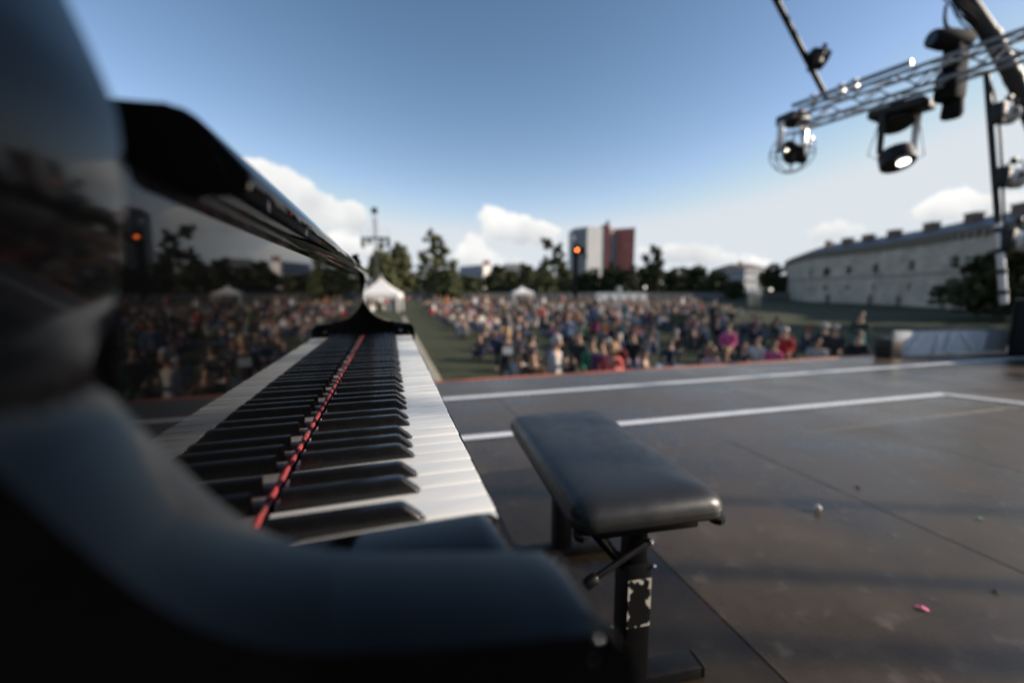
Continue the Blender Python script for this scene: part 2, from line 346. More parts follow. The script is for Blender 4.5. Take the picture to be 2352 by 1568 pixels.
def black_mesh():
    m = MB(); bm = m.bm; w0, w1 = .0052, .0045
    bot = [(-.0505, -w0), (-.0505, w0), (-.1455, w0), (-.1455, -w0)]
    sec = [(-.0492, w0, -.006), (-.0500, w0, .0012), (-.0615, w1, .0114), (-.0650, w1, .0124), (-.1455, w1, .0122), (-.1455, w0, -.006)]
    Lf = [bm.verts.new((x, -w, z)) for x, w, z in sec]; Rt = [bm.verts.new((x, w, z)) for x, w, z in sec]; n = len(sec)
    for i in range(n): bm.faces.new((Lf[i], Lf[(i+1) % n], Rt[(i+1) % n], Rt[i]))
    bm.faces.new(Lf[::-1]); bm.faces.new(Rt)
    es = [e for e in bm.edges if max(e.verts[0].co.z, e.verts[1].co.z) > 0]
    bmesh.ops.bevel(bm, geom=es, offset=.0009, segments=3, affect='EDGES', profile=.5)
    return m.mesh('black_key', 45)
BK = black_mesh()
for i in range(52):
    n = WN[i % 7]; o = link('white_key', white_mesh(n, i == 0, i == 51), IVORY, piano)
    o.location = (rnd.uniform(-.0003, .0003), i*KW, K + rnd.uniform(-.0006, .0002))
    offs = {'C': 21.15, 'D': 49.35-23.5, 'F': 20.1, 'G': 23.5, 'A': 73.9-47}.get(n)
    if offs and i < 51:
        o = link('black_key', BK, EBONY, piano); o.location = (rnd.uniform(-.0003, .0003), i*KW + offs/1000, K + rnd.uniform(-.0003, .0003))
kb = MB(); kb.box((-.40, -.077, K-.13), (.004, 1.297, K-.03)); kb.build('key_bed', PIANO, piano, None)
kf = MB(); kf.box((-.1515, .0005, K-.0295), (-.004, 1.2215, K-.0195)); kf.build('key_frame', WOODK, piano, None)
ks = MB(); ks.box((.0045, -.077, K-.13), (.0125, 1.297, K-.024), .002); ks.build('key_slip', PIANO, piano)
fe = MB()                                                    # felt strip with a slightly uneven edge
for i in range(260):
    y = i*1.222/260; y1 = (i+1)*1.222/260
    h, h1 = [.0030+.0004*math.sin(q*1.9)+.0003*math.sin(q*.7) for q in (i, i+1)]; t0, t1 = [.0003*math.sin(q*.83) for q in (i, i+1)]
    fe.face([(-.1535+t0, y, K+.0002), (-.1535+t1, y1, K+.0002), (-.1535+t1, y1, K+h1), (-.1535+t0, y, K+h)])
    fe.face([(-.1535+t0, y, K+h), (-.1535+t1, y1, K+h1), (-.1549, y1, K+h1+.0006), (-.1549, y, K+h+.0006)])
fe.build('felt_strip', FELT, piano, 60)
def arc(c, r, a0, a1, n): return [(c[0]+r*math.cos(R(a0+(a1-a0)*i/n)), c[1]+r*math.sin(R(a0+(a1-a0)*i/n))) for i in range(n+1)]
plate = [(-.155, .0035), (-.1553, .06), (-.1556, .12), (-.1555, .1965), (-.180, .1965), (-.180, .0035)]
m = MB(); m.prism(rel(plate), -.0765, 1.2965); fbo = m.build('fallboard', PIANO, piano, smooth=28)
lip = [(-.1556, .1968), (-.1535, .1972), (-.150, .1980), (-.1385, .1990), (-.1340, .2000), (-.1310, .2030), (-.1300, .2075), (-.1308, .2125), (-.1480, .2315), (-.1520, .2355), (-.157, .2385), (-.163, .2395), (-.195, .2395), (-.195, .1968)]
m = MB(); m.prism(rel(lip), -.004, 1.2255, .002); m.build('lip', PIANO, fbo, smooth=28)
ck = [(.013, -.12), (.016, -.02), (.0155, .006), (.013, .020), (.007, .029), (-.002, .0335), (-.03, .0385), (-.06, .0435), (-.085, .049), (-.101, .0545), (-.115, .063), (-.127, .0745), (-.137, .088), (-.147, .103), (-.154, .114), (-.1575, .122), (-.158, .128), (-.1565, .138), (-.153, .150), (-.149, .168), (-.147, .188), (-.147, .208), (-.151, .224), (-.157, .242), (-.162, .258), (-.170, .268), (-.185, .272), (-.45, .272), (-.45, -.12)]
def smoothp(p, lo, hi):
    out = [p[0]]
    for i in range(1, len(p)):
        a, b = p[i-1], p[i]
        if lo <= i-1 and i <= hi:
            p0 = p[max(i-2, 0)]; p3 = p[min(i+1, len(p)-1)]
            for t in (.33, .67):
                q = []
                for k in (0, 1): q.append(.5*((2*a[k]) + (-p0[k]+b[k])*t + (2*p0[k]-5*a[k]+4*b[k]-p3[k])*t*t + (-p0[k]+3*a[k]-3*b[k]+p3[k])*t**3))
                out.append(tuple(q))
        out.append(b)
    return out
ck2 = rel(smoothp(ck, 1, 26))
for y0, y1 in ((-.128, -.078), (1.298, 1.348)):
    m = MB(); m.prism(ck2, y0, y1, (.012, .005) if y0 < 0 else (.005, .012)); m.build('cheek', CHEEK, piano, smooth=30)
for y0, y1 in ((-.0762, -.003), (1.225, 1.2962)):
    m = MB(); m.prism(rel([(-.154, -.03), (-.154, .013), (-.02, .0145), (-.010, .0135), (-.004, .009), (-.001, .002), (.001, -.03)]), y0, y1, .002); kbk = m.build('key_block', CHEEK, piano)
    if y0 > 1: s = MB(); s.lathe([(.006, 0), (.006, .001), (.0045, .002)], (-.035, (y0+y1)/2, K+.0143), (0, 0, 1), 16); s.build('screw_cap', CHROME, kbk)
# case, lid, legs
out = [(-.452, -.128), (-1.35, -.128), (-1.75, -.10), (-1.98, .06), (-2.05, .28), (-1.98, .5), (-1.8, .66), (-1.55, .76), (-1.3, .88), (-1.05, 1.08), (-.8, 1.26), (-.6, 1.34), (-.452, 1.348)]
m = MB(); m.slab(out, K-.25, K+.272); m.build('case', PIANO, piano)
lo = [(-.30, -.135)] + [(x*1.004-.004, y*1.0+.002) for x, y in out[1:-1]] + [(-.30, 1.355)]
m = MB(); m.slab(lo, K+.2735, K+.293, .004); m.build('lid', PIANO, piano)
for p in ((-.33, -.02), (-.33, 1.24), (-1.75, .28)):
    m = MB(); m.lathe([(.035, 0), (.04, .04), (.032, .10), (.05, .36), (.062, K-.25 if p[0] < -1 else K-.131)], (p[0], p[1], .002), (0, 0, 1), 12); m.build('leg', PIANO, piano)

# ================================================================== BENCH
bench = thing('piano_bench', 'black leather piano bench on steel posts beside the keyboard', 'bench', (.445, .73, 0), R(-4.5))
m = MB(); bm = m.bm
def rrect(hx, hy, r, n=6):
    p = []
    for cx, cy, a0 in ((hx-r, hy-r, 0), (-hx+r, hy-r, 90), (-hx+r, -hy+r, 180), (hx-r, -hy+r, 270)):
        for i in range(n+1): p.append((cx+r*math.cos(R(a0+90*i/n)), cy+r*math.sin(R(a0+90*i/n))))
    return p
rings = []
for z, ins in ((.421, .010), (.424, .002), (.430, 0), (.4375, -.0005), (.4385, .0016), (.4395, -.0003), (.450, .002), (.459, .007), (.466, .014), (.4715, .024), (.4755, .038), (.4785, .058), (.4805, .085), (.4815, .12)):
    rings.append([bm.verts.new((x, y, z)) for x, y in rrect(.168-ins, .325-ins, max(.045-ins*.3, .02))])
for A, B in zip(rings, rings[1:]):
    for j in range(len(A)): bm.faces.new((A[j], A[(j+1) % len(A)], B[(j+1) % len(A)], B[j]))
bm.faces.new(rings[0][::-1]); bm.faces.new(rings[-1])
seat = m.build('seat', LEATHER, bench, smooth=60)
for s in (1, -1):
    c = MB(); c.lathe([(.016, 0), (.018, .012), (.010, .016)], (s*.148, -.304, .408), (0, 0, 1), 10); c.build('corner_cap', BLACKM, bench)
m = MB(); m.box((-.11, -.30, .396), (.11, -.20, .4205), .004).box((-.11, .20, .396), (.11, .30, .4205), .004).box((-.02, -.2, .398), (.02, .2, .420)); m.build('seat_bracket', STEEL, bench)
for sy in (-1, 1):
    y = sy*.24
    p = MB(); p.box((-.030, y-.03, .03), (.027, y+.03, .305), .003); post = p.build('post', STEEL, bench)
    q = MB(); q.box((-.022, y-.022, .3), (.019, y+.022, .398), .002); q.build('inner_post', STEEL, post)
    t = MB(); t.box((-.165, y-.028, .002), (.165, y+.022, .032), .004); ft = t.build('foot', STEEL, bench)
    MB().box((.1655, y-.028, .002), (.176, y+.022, .032), .003).build('end_cap', BLACKM, ft); MB().box((-.176, y-.028, .002), (-.1655, y+.022, .032), .003).build('end_cap', BLACKM, ft)
    br = MB(); br.cyl((-.105, y, .388), (-.025, y, .29), .012, n=6); br.build('brace', STEEL, bench)
lv = MB(); lv.cyl((.012, -.275, .362), (-.125, -.305, .318), .0065, n=10).lathe([(.009, 0), (.0115, .004), (.0115, .026), (.009, .03)], (-.115, -.303, .321), (-.137, -.03, -.044), 12); lever = lv.build('lever', STEEL, bench)
bl = MB(); bl.lathe([(.007, 0), (.007, .006), (.003, .009)], (.014, -.275, .363), (.3, -1, .1), 10).lathe([(.005, 0), (.005, .006), (.002, .008)], (-.004, -.275, .392), (.1, -1, .1), 10).lathe([(.005, 0), (.004, .006)], (.028, -.27, .30), (1, 0, .1), 10); bl.build('bolt', CHROME, bench)
# worn paper sticker on the post
stm = mat('worn_sticker', (.5, .47, .42), .8, spec=.15); t = stm.node_tree; b = t.nodes['Principled BSDF']
tcx = t.nodes.new('ShaderNodeTexCoord'); sep = t.nodes.new('ShaderNodeSeparateXYZ'); t.links.new(tcx.outputs['Generated'], sep.inputs[0])
nzs = t.nodes.new('ShaderNodeTexNoise'); nzs.inputs['Scale'].default_value = 60; nzs.inputs['Detail'].default_value = 6; t.links.new(tcx.outputs['Object'], nzs.inputs['Vector'])
def tm(op, a, b_=None):
    n = t.nodes.new('ShaderNodeMath'); n.operation = op
    for i, x in enumerate((a, b_)):
        if x is None: continue
        if isinstance(x, (int, float)): n.inputs[i].default_value = x
        else: t.links.new(x, n.inputs[i])
    return n.outputs[0]
ex = tm('ABSOLUTE', tm('SUBTRACT', sep.outputs['X'], .5)); ez = tm('ABSOLUTE', tm('SUBTRACT', sep.outputs['Z'], .5))
edge = tm('MAXIMUM', tm('MULTIPLY', tm('SUBTRACT', ex, .36), 3.2), tm('MULTIPLY', tm('SUBTRACT', ez, .42), 5.5))
fac = t.nodes.new('ShaderNodeMapRange'); t.links.new(tm('ADD', edge, tm('MULTIPLY', tm('SUBTRACT', nzs.outputs['Fac'], .545), 3.0)), fac.inputs['Value']); fac.inputs['From Min'].default_value = -.02; fac.inputs['From Max'].default_value = .14
mxs = t.nodes.new('ShaderNodeMix'); mxs.data_type = 'RGBA'; t.links.new(fac.outputs[0], mxs.inputs['Factor']); mxs.inputs[6].default_value = (.003, .003, .003, 1); mxs.inputs[7].default_value = (.5, .46, .4, 1); t.links.new(mxs.outputs[2], b.inputs['Base Color'])
s = MB(); s.box((-.028, -.2712, .165), (.025, -.2702, .275)); s.build('sticker', stm, bench, None)

# small litter on the boards
def confetti(x, y, rz, c, label):
    m = MB(); w, l = .006, .014
    m.face([(-l, -w, .001), (0, -w, .006), (0, w, .006), (-l, w, .001)]); m.face([(0, -w, .006), (l, -w, .002), (l, w, .002), (0, w, .006)])
    o = m.build('confetti_strip', mat('paper_'+c[0], c[1], .7), None, 60); o.location = (x, y, .002); o.rotation_euler = (0, 0, rz); tag(o, label, 'confetti', 'paper confetti on the stage floor')
confetti(1.33, .455, R(-62), ('pink', (.75, .12, .28)), 'pink paper confetti strip lying on the dark stage boards')
confetti(2.10, .709, R(-20), ('green', (.2, .38, .26)), 'pale green confetti strip on the boards far right of the bench')
confetti(.47, .63, R(-50), ('green', (.2, .38, .26)), 'pale green confetti strip on the floor left of the bench post')
m = MB(); m.lathe([(.002, 0), (.010, .002), (.0135, .010), (.012, .018), (.006, .023), (.001, .024)], (1.557, .928, .003), (.05, .1, 1), 12)
tag(m.build('paper_ball', mat('crumpled_paper', (.6, .56, .5), .8, bump=(200, .8, .004)), None, 60), 'small crumpled white paper ball on the stage boards', 'paper ball')
for (x, y, r_, lb) in ((1.93, 1.03, .009, 'small brown crumb of dirt on the boards behind the paper ball'), (1.62, .44, .007, 'small dark crumb of dirt beside the pink confetti')):
    m = MB(); m.lathe([(r_*.3, 0), (r_, r_*.3), (r_*.7, r_*.8), (.001, r_)], (x, y, .002), (.2, .1, 1), 7); tag(m.build('dirt_crumb', mat('dirt', (.12, .08, .055), .9), None, None), lb, 'dirt crumb', 'crumbs on the stage floor')
#@@PART2@@
# ================================================================== STAGE RIG (right side of the stage)
def truss(name, label, p0, p1, size, nb, r=.024, m=ALU):
    p0, p1 = Vector(p0), Vector(p1); d = (p1-p0).normalized(); sx = d.cross(Vector((0, 0, 1))).normalized()*size/2; sz = sx.cross(d).normalized()*size/2
    root = thing(name, label, 'truss'); cs = [sx+sz, sx-sz, -sx-sz, -sx+sz]
    for c in cs: MB().cyl(p0+c, p1+c, r, n=8).build('chord', m, root)
    for k in range(nb):
        a, b = p0.lerp(p1, k/nb), p0.lerp(p1, (k+1)/nb)
        for i in range(4):
            c0, c1 = cs[i], cs[(i+1) % 4]
            if k % 2: c0, c1 = c1, c0
            MB().cyl(a+c0, b+c1, r*.5, n=6).build('brace', m, root)
    for q in (p0, p1):
        f = MB()
        for i in range(4): f.cyl(q+cs[i], q+cs[(i+1) % 4], r*.8, n=6)
        f.build('end_frame', m, root)
    return root
T0, T1 = Vector((5.01, 4.07, 3.02)), Vector((5.52, 1.55, 3.02))
truss('lighting_truss', 'silver aluminium box truss slanting in from the upper right corner', T0, T1, .20, 11, .02)
TD = (T1-T0).normalized()
m = MB(); m.cyl(T0+Vector((-.02, 0, .20))-TD*.12, T0+Vector((-.02, 0, .20))+TD*1.05, .026, n=10)
pp = m.build('rigging_pipe', ALU, None); tag(pp, 'short silver pipe clamped along the top of the lighting truss end', 'pipe')
for f in (.12, .42, .55):
    c = MB(); q = T0+Vector((-.02, 0, .20))+TD*f; c.box((q.x-.035, q.y-.03, q.z-.09), (q.x+.035, q.y+.03, q.z+.04), .008); c.build('clamp', ALU, pp)
# black side pipe with two cans
P0, P1 = Vector((5.13, 3.88, 3.22)), Vector((3.55, 3.42, 4.03))
m = MB(); m.cyl(P0, P1+(P1-P0)*.4, .03, n=10); tag(m.build('side_pipe', BLACKM, None), 'thin black lighting pipe rising to the top edge from the truss', 'pipe')
def can(loc, aim, r, l, label, m, group=None, yoke=True, up=(0, 0, 1)):
    loc = Vector(loc); aim = Vector(aim).normalized(); side = aim.cross(Vector(up)).normalized(); upv = side.cross(aim)
    root = thing('stage_lamp', label, 'stage lamp', loc, 0, group)
    def w(v): return Vector(v)
    MB().lathe([(r*.45, -l*.5), (r*.8, -l*.42), (r*.95, -l*.1), (r, l*.1), (r, l*.5), (r*.93, l*.5), (r*.9, l*.35)], (0, 0, 0), aim, 14).build('housing', m, root)
    MB().lathe([(r*.86, l*.30), (r*.86, l*.34)], (0, 0, 0), aim, 14).build('glass', CHROME, root)
    if yoke:
        y = MB(); s = side*(r+.02); u = upv*(r*1.7)
        y.tube([s-aim*.0, s+u*.6, s*.6+u, -s*.6+u, -s+u*.6, -s], .012, 6); y.cyl(s*1.15, s*.9, .025, n=8).cyl(-s*1.15, -s*.9, .025, n=8); y.build('yoke', BLACKM, root)
        MB().box((u.x-.03, u.y-.03, u.z-.02), (u.x+.03, u.y+.03, u.z+.06), .006).build('clamp', BLACKM, root)
    for k in range(2):
        c = [(side*math.cos(a)+upv*math.sin(a))*r*(1.02) + aim*l*(.05+.25*k) for a in [2*math.pi*i/14 for i in range(14)]]
        MB().tube(c, .006, 5, True).build('rim_band', BLACKM, root)
    return root
def onpipe(t): return P0.lerp(P1, t)
can(onpipe(.33)+Vector((.09, -.04, .02)), (.75, -.35, -.35), .10, .2, 'black can lamp hanging midway on the thin rising pipe', BLACKM, 'lamps on the side pipe', up=(-1, .2, .2))
can(onpipe(.86)+Vector((.11, -.04, .06)), (.3, -.6, -.6), .10, .24, 'black can lamp cut by the top edge of the picture, on the rising pipe', BLACKM, 'lamps on the side pipe', up=(-1, .2, .2))
# big arch tube of the stage roof
ar = []
A0, A1 = Vector((6.75, 4.06, 5.35)), Vector((9.35, 3.73, 2.9))
for i in range(9):
    t = -.25 + 1.5*i/8; q = A0.lerp(A1, t); ar.append(q + Vector((0, 0, .35*(1-(2*t-1)**2))) - Vector((0, 0, .1)))
arch = thing('roof_arch', 'thick grey steel tube of the stage roof crossing the top right corner', 'roof arch')
MB().tube(ar, .098, 16).build('tube', DTUBE, arch, 60)
for i in (3, 4, 5):
    d = (ar[i+1]-ar[i]).normalized(); MB().cyl(ar[i]-d*.05, ar[i]+d*.05, .107, n=16).build('joint_band', DTUBE, arch)
cb = MB()
for k in range(5):
    pts = [ar[2].lerp(ar[4], j/8)+Vector((-.12-.03*math.sin(j*1.3+k), -.05*k+.1, .02*math.sin(j*2+k)-.02*k)) for j in range(9)]; cb.tube(pts, .012, 5)
cb.build('cable_bundle', BLACKM, arch)
# moving head with guard ring at the truss end
def local(root, o): return o
mh = thing('moving_head', 'round caged stage light hanging from the left end of the truss', 'stage light', (4.96, 4.10, 2.72))
MB().box((-.20, -.10, .24), (.10, .14, .36), .02).build('base', BLACKM, mh)
for s in (-1, 1): MB().box((-.05+s*.19-.02, -.03, -.12), (-.05+s*.19+.02, .05, .25), .012).build('yoke_arm', WHITEH if s < 0 else CHROME, mh)
MB().lathe([(.05, -.17), (.085, -.14), (.10, -.05), (.10, .08), (.115, .10), (.115, .15), (.10, .155)], (-.06, 0, -.09), (-.45, -.6, -.45), 16).build('head', BLACKM, mh)
MB().lathe([(.098, .156), (.098, .162)], (-.06, 0, -.09), (-.45, -.6, -.45), 16).build('lens', DARKWIN, mh)
for (px_, pz_, rr_) in ((-.10, -.20, .045), (.06, -.19, .055), (-.17, -.03, .05)): MB().lathe([(rr_*.7, -.05), (rr_, -.02), (rr_, .05), (rr_*.6, .07)], (px_, -.05, pz_), (-.3, -1, -.3), 12).build('motor_cover', BLACKM, mh)
for k in range(4):
    a = R(45*k); ax = Vector((math.cos(a), math.sin(a), 0)); c = [Vector((-.04, 0, -.10)) + (ax*math.cos(t)+Vector((0, 0, 1))*math.sin(t))*.245*Vector((1, 1, 1)).length/1.732 for t in [2*math.pi*i/26 for i in range(26)]]
    MB().tube(c, .0065, 5, True).build('guard_ring', STEEL, mh)
c = [Vector((-.04+.245*math.cos(t), .245*math.sin(t), -.10)) for t in [2*math.pi*i/26 for i in range(26)]]; MB().tube(c, .0065, 5, True).build('guard_ring', STEEL, mh)
for (a, b, g) in ((.12, .05, -.02), (.13, .03, .05), (-.27, .03, -.13)): MB().lathe([(.01, -.02), (.028, -.005), (.03, .02), (.012, .035)], (a, b-.12, g), (.6, -.6, .3), 10).build('lamp_pod', CHROME, mh)
# big profile head with lit lens
pf = thing('wash_light', 'black stage wash light with bright round lens under the truss', 'stage light', (5.36, 3.20, 2.50))
MB().box((-.24, -.17, .28), (.24, .17, .37), .02, Matrix.Rotation(R(-78), 4, 'Z')).build('base', BLACKM, pf)
ax = Vector((-.18, -.42, -1)).normalized(); sd_ = Vector((.94, -.33, 0))
for s in (-1, 1): MB().cyl(sd_*.185*s+Vector((0, 0, .29)), sd_*.175*s+Vector((0, 0, -.12)), .036, .028, n=8).build('yoke_arm', WHITEH if s > 0 else BLACKM, pf)
MB().lathe([(.06, -.26), (.14, -.22), (.155, -.08), (.155, -.04), (.14, -.02)], (0, 0, .16), ax, 18).build('head_rear', BLACKM, pf)
MB().lathe([(.11, -.075), (.15, -.055), (.155, .04), (.155, .1), (.142, .105), (.14, .09)], (-.06, -.04, -.17), ax, 20).build('lens_ring', BLACKM, pf)
MB().lathe([(.001, .075), (.12, .075), (.12, .08), (.001, .10)], (-.06, -.04, -.16), ax, 20).build('lens', DARKWIN, pf)
MB().lathe([(.001, .101), (.055, .1015), (.055, .104), (.001, .11)], (-.035, -.075, -.155), ax, 20).build('lit_bulb', LENS, pf)
for s in (-1, 1): MB().tube([sd_*.17*s+Vector((0, 0, .36)), sd_*.24*s+Vector((0, 0, .1)), sd_*.30*s+Vector((0, 0, -.14)), sd_*.2*s+Vector((-.05, -.05, -.2)), sd_*.14*s+Vector((-.06, -.04, -.14))], .005, 5).build('safety_cable', STEEL, pf)
# black spotlight standing on the truss
sp = thing('spotlight', 'all black spotlight upright in front of the truss below the arch tube', 'stage light', (5.45, 2.83, 3.0))
MB().box((-.10, -.09, -.20), (.09, .09, .06), .03).build('body', SPOTB, sp)
MB().box((-.07, -.07, .05), (.11, .07, .36), .03).build('yoke', SPOTB, sp)
MB().lathe([(.07, -.12), (.09, -.08), (.09, .12), (.075, .24), (.07, .25)], (0, 0, .32), (-1, .25, .05), 14).build('head', SPOTB, sp)
MB().lathe([(.06, .248), (.06, .252)], (0, 0, .32), (-1, .25, .05), 14).build('lens', DARKWIN, sp)
MB().lathe([(.07, 0), (.085, .03), (.075, .16)], (.06, 0, -.34), (0, 0, 1), 12).build('lower_head', SPOTB, sp)
MB().tube([(.02, 0, .36), (.0, .1, .5), (.06, .15, .62), (.15, .2, .75)], .015, 6).build('cable', SPOTB, sp)
sp.scale = (1.05, 1.05, 1.1)
# leaning mast with white lamps, foot box
mt = thing('lamp_mast', 'slim dark mast with white lamps at the right edge of the stage', 'mast', (7.84, 3.295, 0))
mb_, mtop = Vector((.0, .0, .7)), Vector((-.13, .42, 3.75))
MB().cyl(mb_, mb_.lerp(mtop, .35), .042, n=10).build('lower_pole', ALU, mt)
for f in (.04, .13, .22, .31): MB().cyl(mb_.lerp(mtop, f), mb_.lerp(mtop, f+.02), .05, n=10).build('collar', BLACKM, mt)
MB().cyl(mb_.lerp(mtop, .35), mtop, .034, n=10).build('upper_pole', BLACKM, mt)
MB().tube([mtop, mtop+Vector((.02, -.1, -.3)), mb_.lerp(mtop, .75)+Vector((.06, -.06, 0)), mb_.lerp(mtop, .5)+Vector((.05, -.05, 0)), mb_.lerp(mtop, .3)+Vector((.06, -.03, 0))], .016, 6).build('cable', BLACKM, mt)
def mlamp(f, r, l, label):
    q = Vector((7.84, 3.295, 0))+mb_.lerp(mtop, f)
    root = can(q+Vector((.17, -.07, 0)), (.93, -.35, -.12), r, l, label, WHITEH, 'white lamps on the mast', up=(0, 0, 1))
    MB().box((-.2, -.07, -.13), (-.09, .07, .14), .02).build('dimmer_box', BLACKM, root)
mlamp(.82, .11, .2, 'white lamp highest up on the slim dark mast')
mlamp(.545, .12, .26, 'white lamp in the middle of the slim dark mast')
mlamp(.275, .14, .27, 'white lamp lowest on the slim dark mast, above the silver pole')
fb_ = thing('speaker_cabinet', 'tall black speaker cabinet at the foot of the mast', 'speaker', (7.93, 3.235, 0), R(-66))
MB().box((.0, .0, .002), (1.25, .7, .76), .015).build('cabinet', SPOTB, fb_)
MB().box((.04, -.012, .05), (1.2, -.002, .72), .003).build('grille', DRAPE, fb_)
for x in (.3, .95): MB().tube([(x-.06, -.01, .66), (x-.06, -.04, .66), (x+.06, -.04, .66), (x+.06, -.01, .66)], .009, 6).build('handle', SPOTB, fb_)
# mesh banner barrier behind the stage edge
bn = thing('banner_barrier', 'low white mesh banner panel standing on the right end of the stage', 'banner', (6.50, 3.70, 0), math.atan2(-.26, 1.88))
bm_ = MB(); n_ = 16; W_, H_ = 1.9, .31
for i in range(n_):
    for j in range(3):
        def P(i, j): return (W_*i/n_, .008*math.sin(i*1.7+j)+.006*math.sin(i*4.1), H_*j/3+.012)
        bm_.face([P(i, j), P(i+1, j), P(i+1, j+1), P(i, j+1)])
bmesh.ops.remove_doubles(bm_.bm, verts=bm_.bm.verts[:], dist=1e-4)
bm_.build('banner', MESHB, bn, 80)
MB().cyl((0, .03, H_+.012), (W_, .03, H_+.012), .009, n=8).build('top_rail', mat('dull_galvanised', (.3, .31, .32), .7), bn)
for x in (0, W_/2, W_): MB().cyl((x, .03, .002), (x, .03, H_+.01), .009, n=8).build('upright', MATS['dull_galvanised'], bn)
for (x, dx) in ((.12, .26), (.62, .05), (.80, .08), (1.28, -.22), (1.36, .06)): MB().box((0, -.028, .03), (.075, -.018, .29), .003, Matrix.Translation((x, 0, 0)) @ Matrix(((1, 0, dx/.26, 0), (0, 1, 0, 0), (0, 0, 1, 0), (0, 0, 0, 1)))).build('sun_streak', TAPE, bn)  # streaks of sunlight on the mesh, modelled as thin white strips
cs = thing('flight_case', 'small black case left of the white mesh banner', 'case', (6.28, 3.62, 0))
MB().box((-.12, -.1, .002), (.10, .1, .25), .02).build('shell', BLACKM, cs); MB().box((-.125, -.105, .12), (.105, .105, .135), .003).build('edge_band', STEEL, cs)
# unseen scaffold towers further right, added to cast shadow bands over the boards
for (x, y, lb_) in ((9.75, -3.45, 'unseen steel scaffold tower added for shadow bands, nearer the backdrop'), (9.75, .2, 'unseen steel scaffold tower added for shadow bands, nearer the stage front')):
    sc_ = thing('shadow_scaffold', lb_, 'scaffold', (x, y, GZ), 0, 'unseen scaffold towers added for shadow bands')
    for dx in (0, 1.3):
        for dy in (0, .8): MB().cyl((dx, dy, 0), (dx, dy, 8.2), .027, n=8).build('standard', ALU, sc_)
    for dy in (0, .8): MB().cyl((-.1, dy+.09, 8.05), (1.4, dy+.09, 8.05), .04, n=8).build('ledger', ALU, sc_)
    for dx in (0, 1.3): MB().cyl((dx+.09, -.1, 8.14), (dx+.09, .9, 8.14), .04, n=8).build('transom', ALU, sc_)
# ================================================================== BUILDINGS
def at(u, d, z=None, v=None):                # a point d metres deep (along the view axis) under the photo column u
    dr = ray(u, 784 if v is None else v); fx = Vector((math.sin(YAW), math.cos(YAW), 0)); rx = Vector((math.cos(YAW), -math.sin(YAW), 0))
    p = CAM + fx*d + rx*d*((u-1176)/FPX)*1.0075
    p.z = GZ if z is None else z
    return p
def hz(v, d): return CAM.z + (662-v)/FPX*d*1.0
# the round fort, grid walls with real window holes
fort = thing('fortress', 'long curved grey stone fortress with metal roof and chimneys on the right', 'fortress')
key = [(1792, 122), (1803, 106), (1850, 87.5), (1890, 82.5), (1938, 77), (1999, 70.5), (2079, 62.6), (2166, 54.8), (2290, 47.8), (2420, 42.5), (2600, 36)]
pts = [at(u, d) for u, d in key]
def samp(s):
    i = min(int(s), len(pts)-2); f = s-i; p0, p1, p2, p3 = pts[max(i-1, 0)], pts[i], pts[i+1], pts[min(i+2, len(pts)-1)]
    return .5*((2*p1)+(-p0+p2)*f+(2*p0-5*p1+4*p2-p3)*f*f+(-p0+3*p1-3*p2+p3)*f**3)
line = [samp(i*.125*.5) for i in range((len(pts)-1)*16+1)]
# far end bends round to the back
bk_ = []; c0 = line[0]; t0 = (line[0]-line[4]).normalized(); n0 = Vector((t0.y, -t0.x, 0))
for a in range(12, 0, -1):
    an = R(a*13); rr_ = 9.0; bk_.append(c0 + n0*rr_*(1-math.cos(an)) + t0*rr_*math.sin(an)*.8)
line = bk_ + line; acc_ = [0]
for a, b in zip(line, line[1:]): acc_.append(acc_[-1]+(b-a).length)
TOT = acc_[-1]
def fp(s, z, out=0):
    s = min(max(s, 0), TOT); i = 0
    while i < len(acc_)-2 and acc_[i+1] < s: i += 1
    f = (s-acc_[i])/(acc_[i+1]-acc_[i]); p = line[i].lerp(line[i+1], f); d = (line[i+1]-line[i]).normalized(); n = Vector((d.y, -d.x, 0))
    return Vector((p.x, p.y, z)) + n*out
def s_of(u):
    best = None
    for k in range(600):
        s = TOT*k/599; p = fp(s, 0)-CAM; fx = p.x*math.sin(YAW)+p.y*math.cos(YAW); rx = p.x*math.cos(YAW)-p.y*math.sin(YAW)
        if fx > 1 and s > acc_[11]:
            e = abs(1176+FPX*rx/fx-u)
            if best is None or e < best[0]: best = (e, s)
    return best[1]
HT = GZ+9.7
sv = fp(TOT*.6, 0)-fp(TOT*.6, 0, 1); inward = -1 if (fp(TOT*.6, 0, 1)-CAM).length < (fp(TOT*.6, 0)-CAM).length else 1
OUT = -inward                                 # sign of «towards the camera»
ups = [s_of(u) for u in (1854, 1890, 1938, 1999, 2079, 2175, 2290, 2430)]
holes = []
for i, s in enumerate(ups):
    holes.append((s-.75, s+.75, GZ+5.2, GZ+6.7)); holes.append((s-.42, s+.42, GZ+2.4, GZ+3.3))
for u in (1905, 2003, 2069, 2172): s = s_of(u); holes.append((s-.55-.9, s+.55-.9, GZ+.0, GZ+1.5))
sb = sorted(set([round(TOT*i/70, 3) for i in range(71)] + [round(h[k], 3) for h in holes for k in (0, 1)]))
zb = sorted(set([GZ, GZ+1.5, GZ+2.4, GZ+3.3, GZ+4.6, GZ+5.2, GZ+6.7, HT]))
wl = MB(); vv = {}
def V(s, z, o=0):
    k = (s, z, o)
    if k not in vv: vv[k] = wl.bm.verts.new(fp(s, z, o*OUT))
    return vv[k]
uvl = wl.bm.loops.layers.uv.new('UVMap')
def face(q, uv):
    f = wl.bm.faces.new(q)
    for l, c in zip(f.loops, uv): l[uvl].uv = c
def inhole(s, z): return any(h[0] < s < h[1] and h[2] < z < h[3] for h in holes)
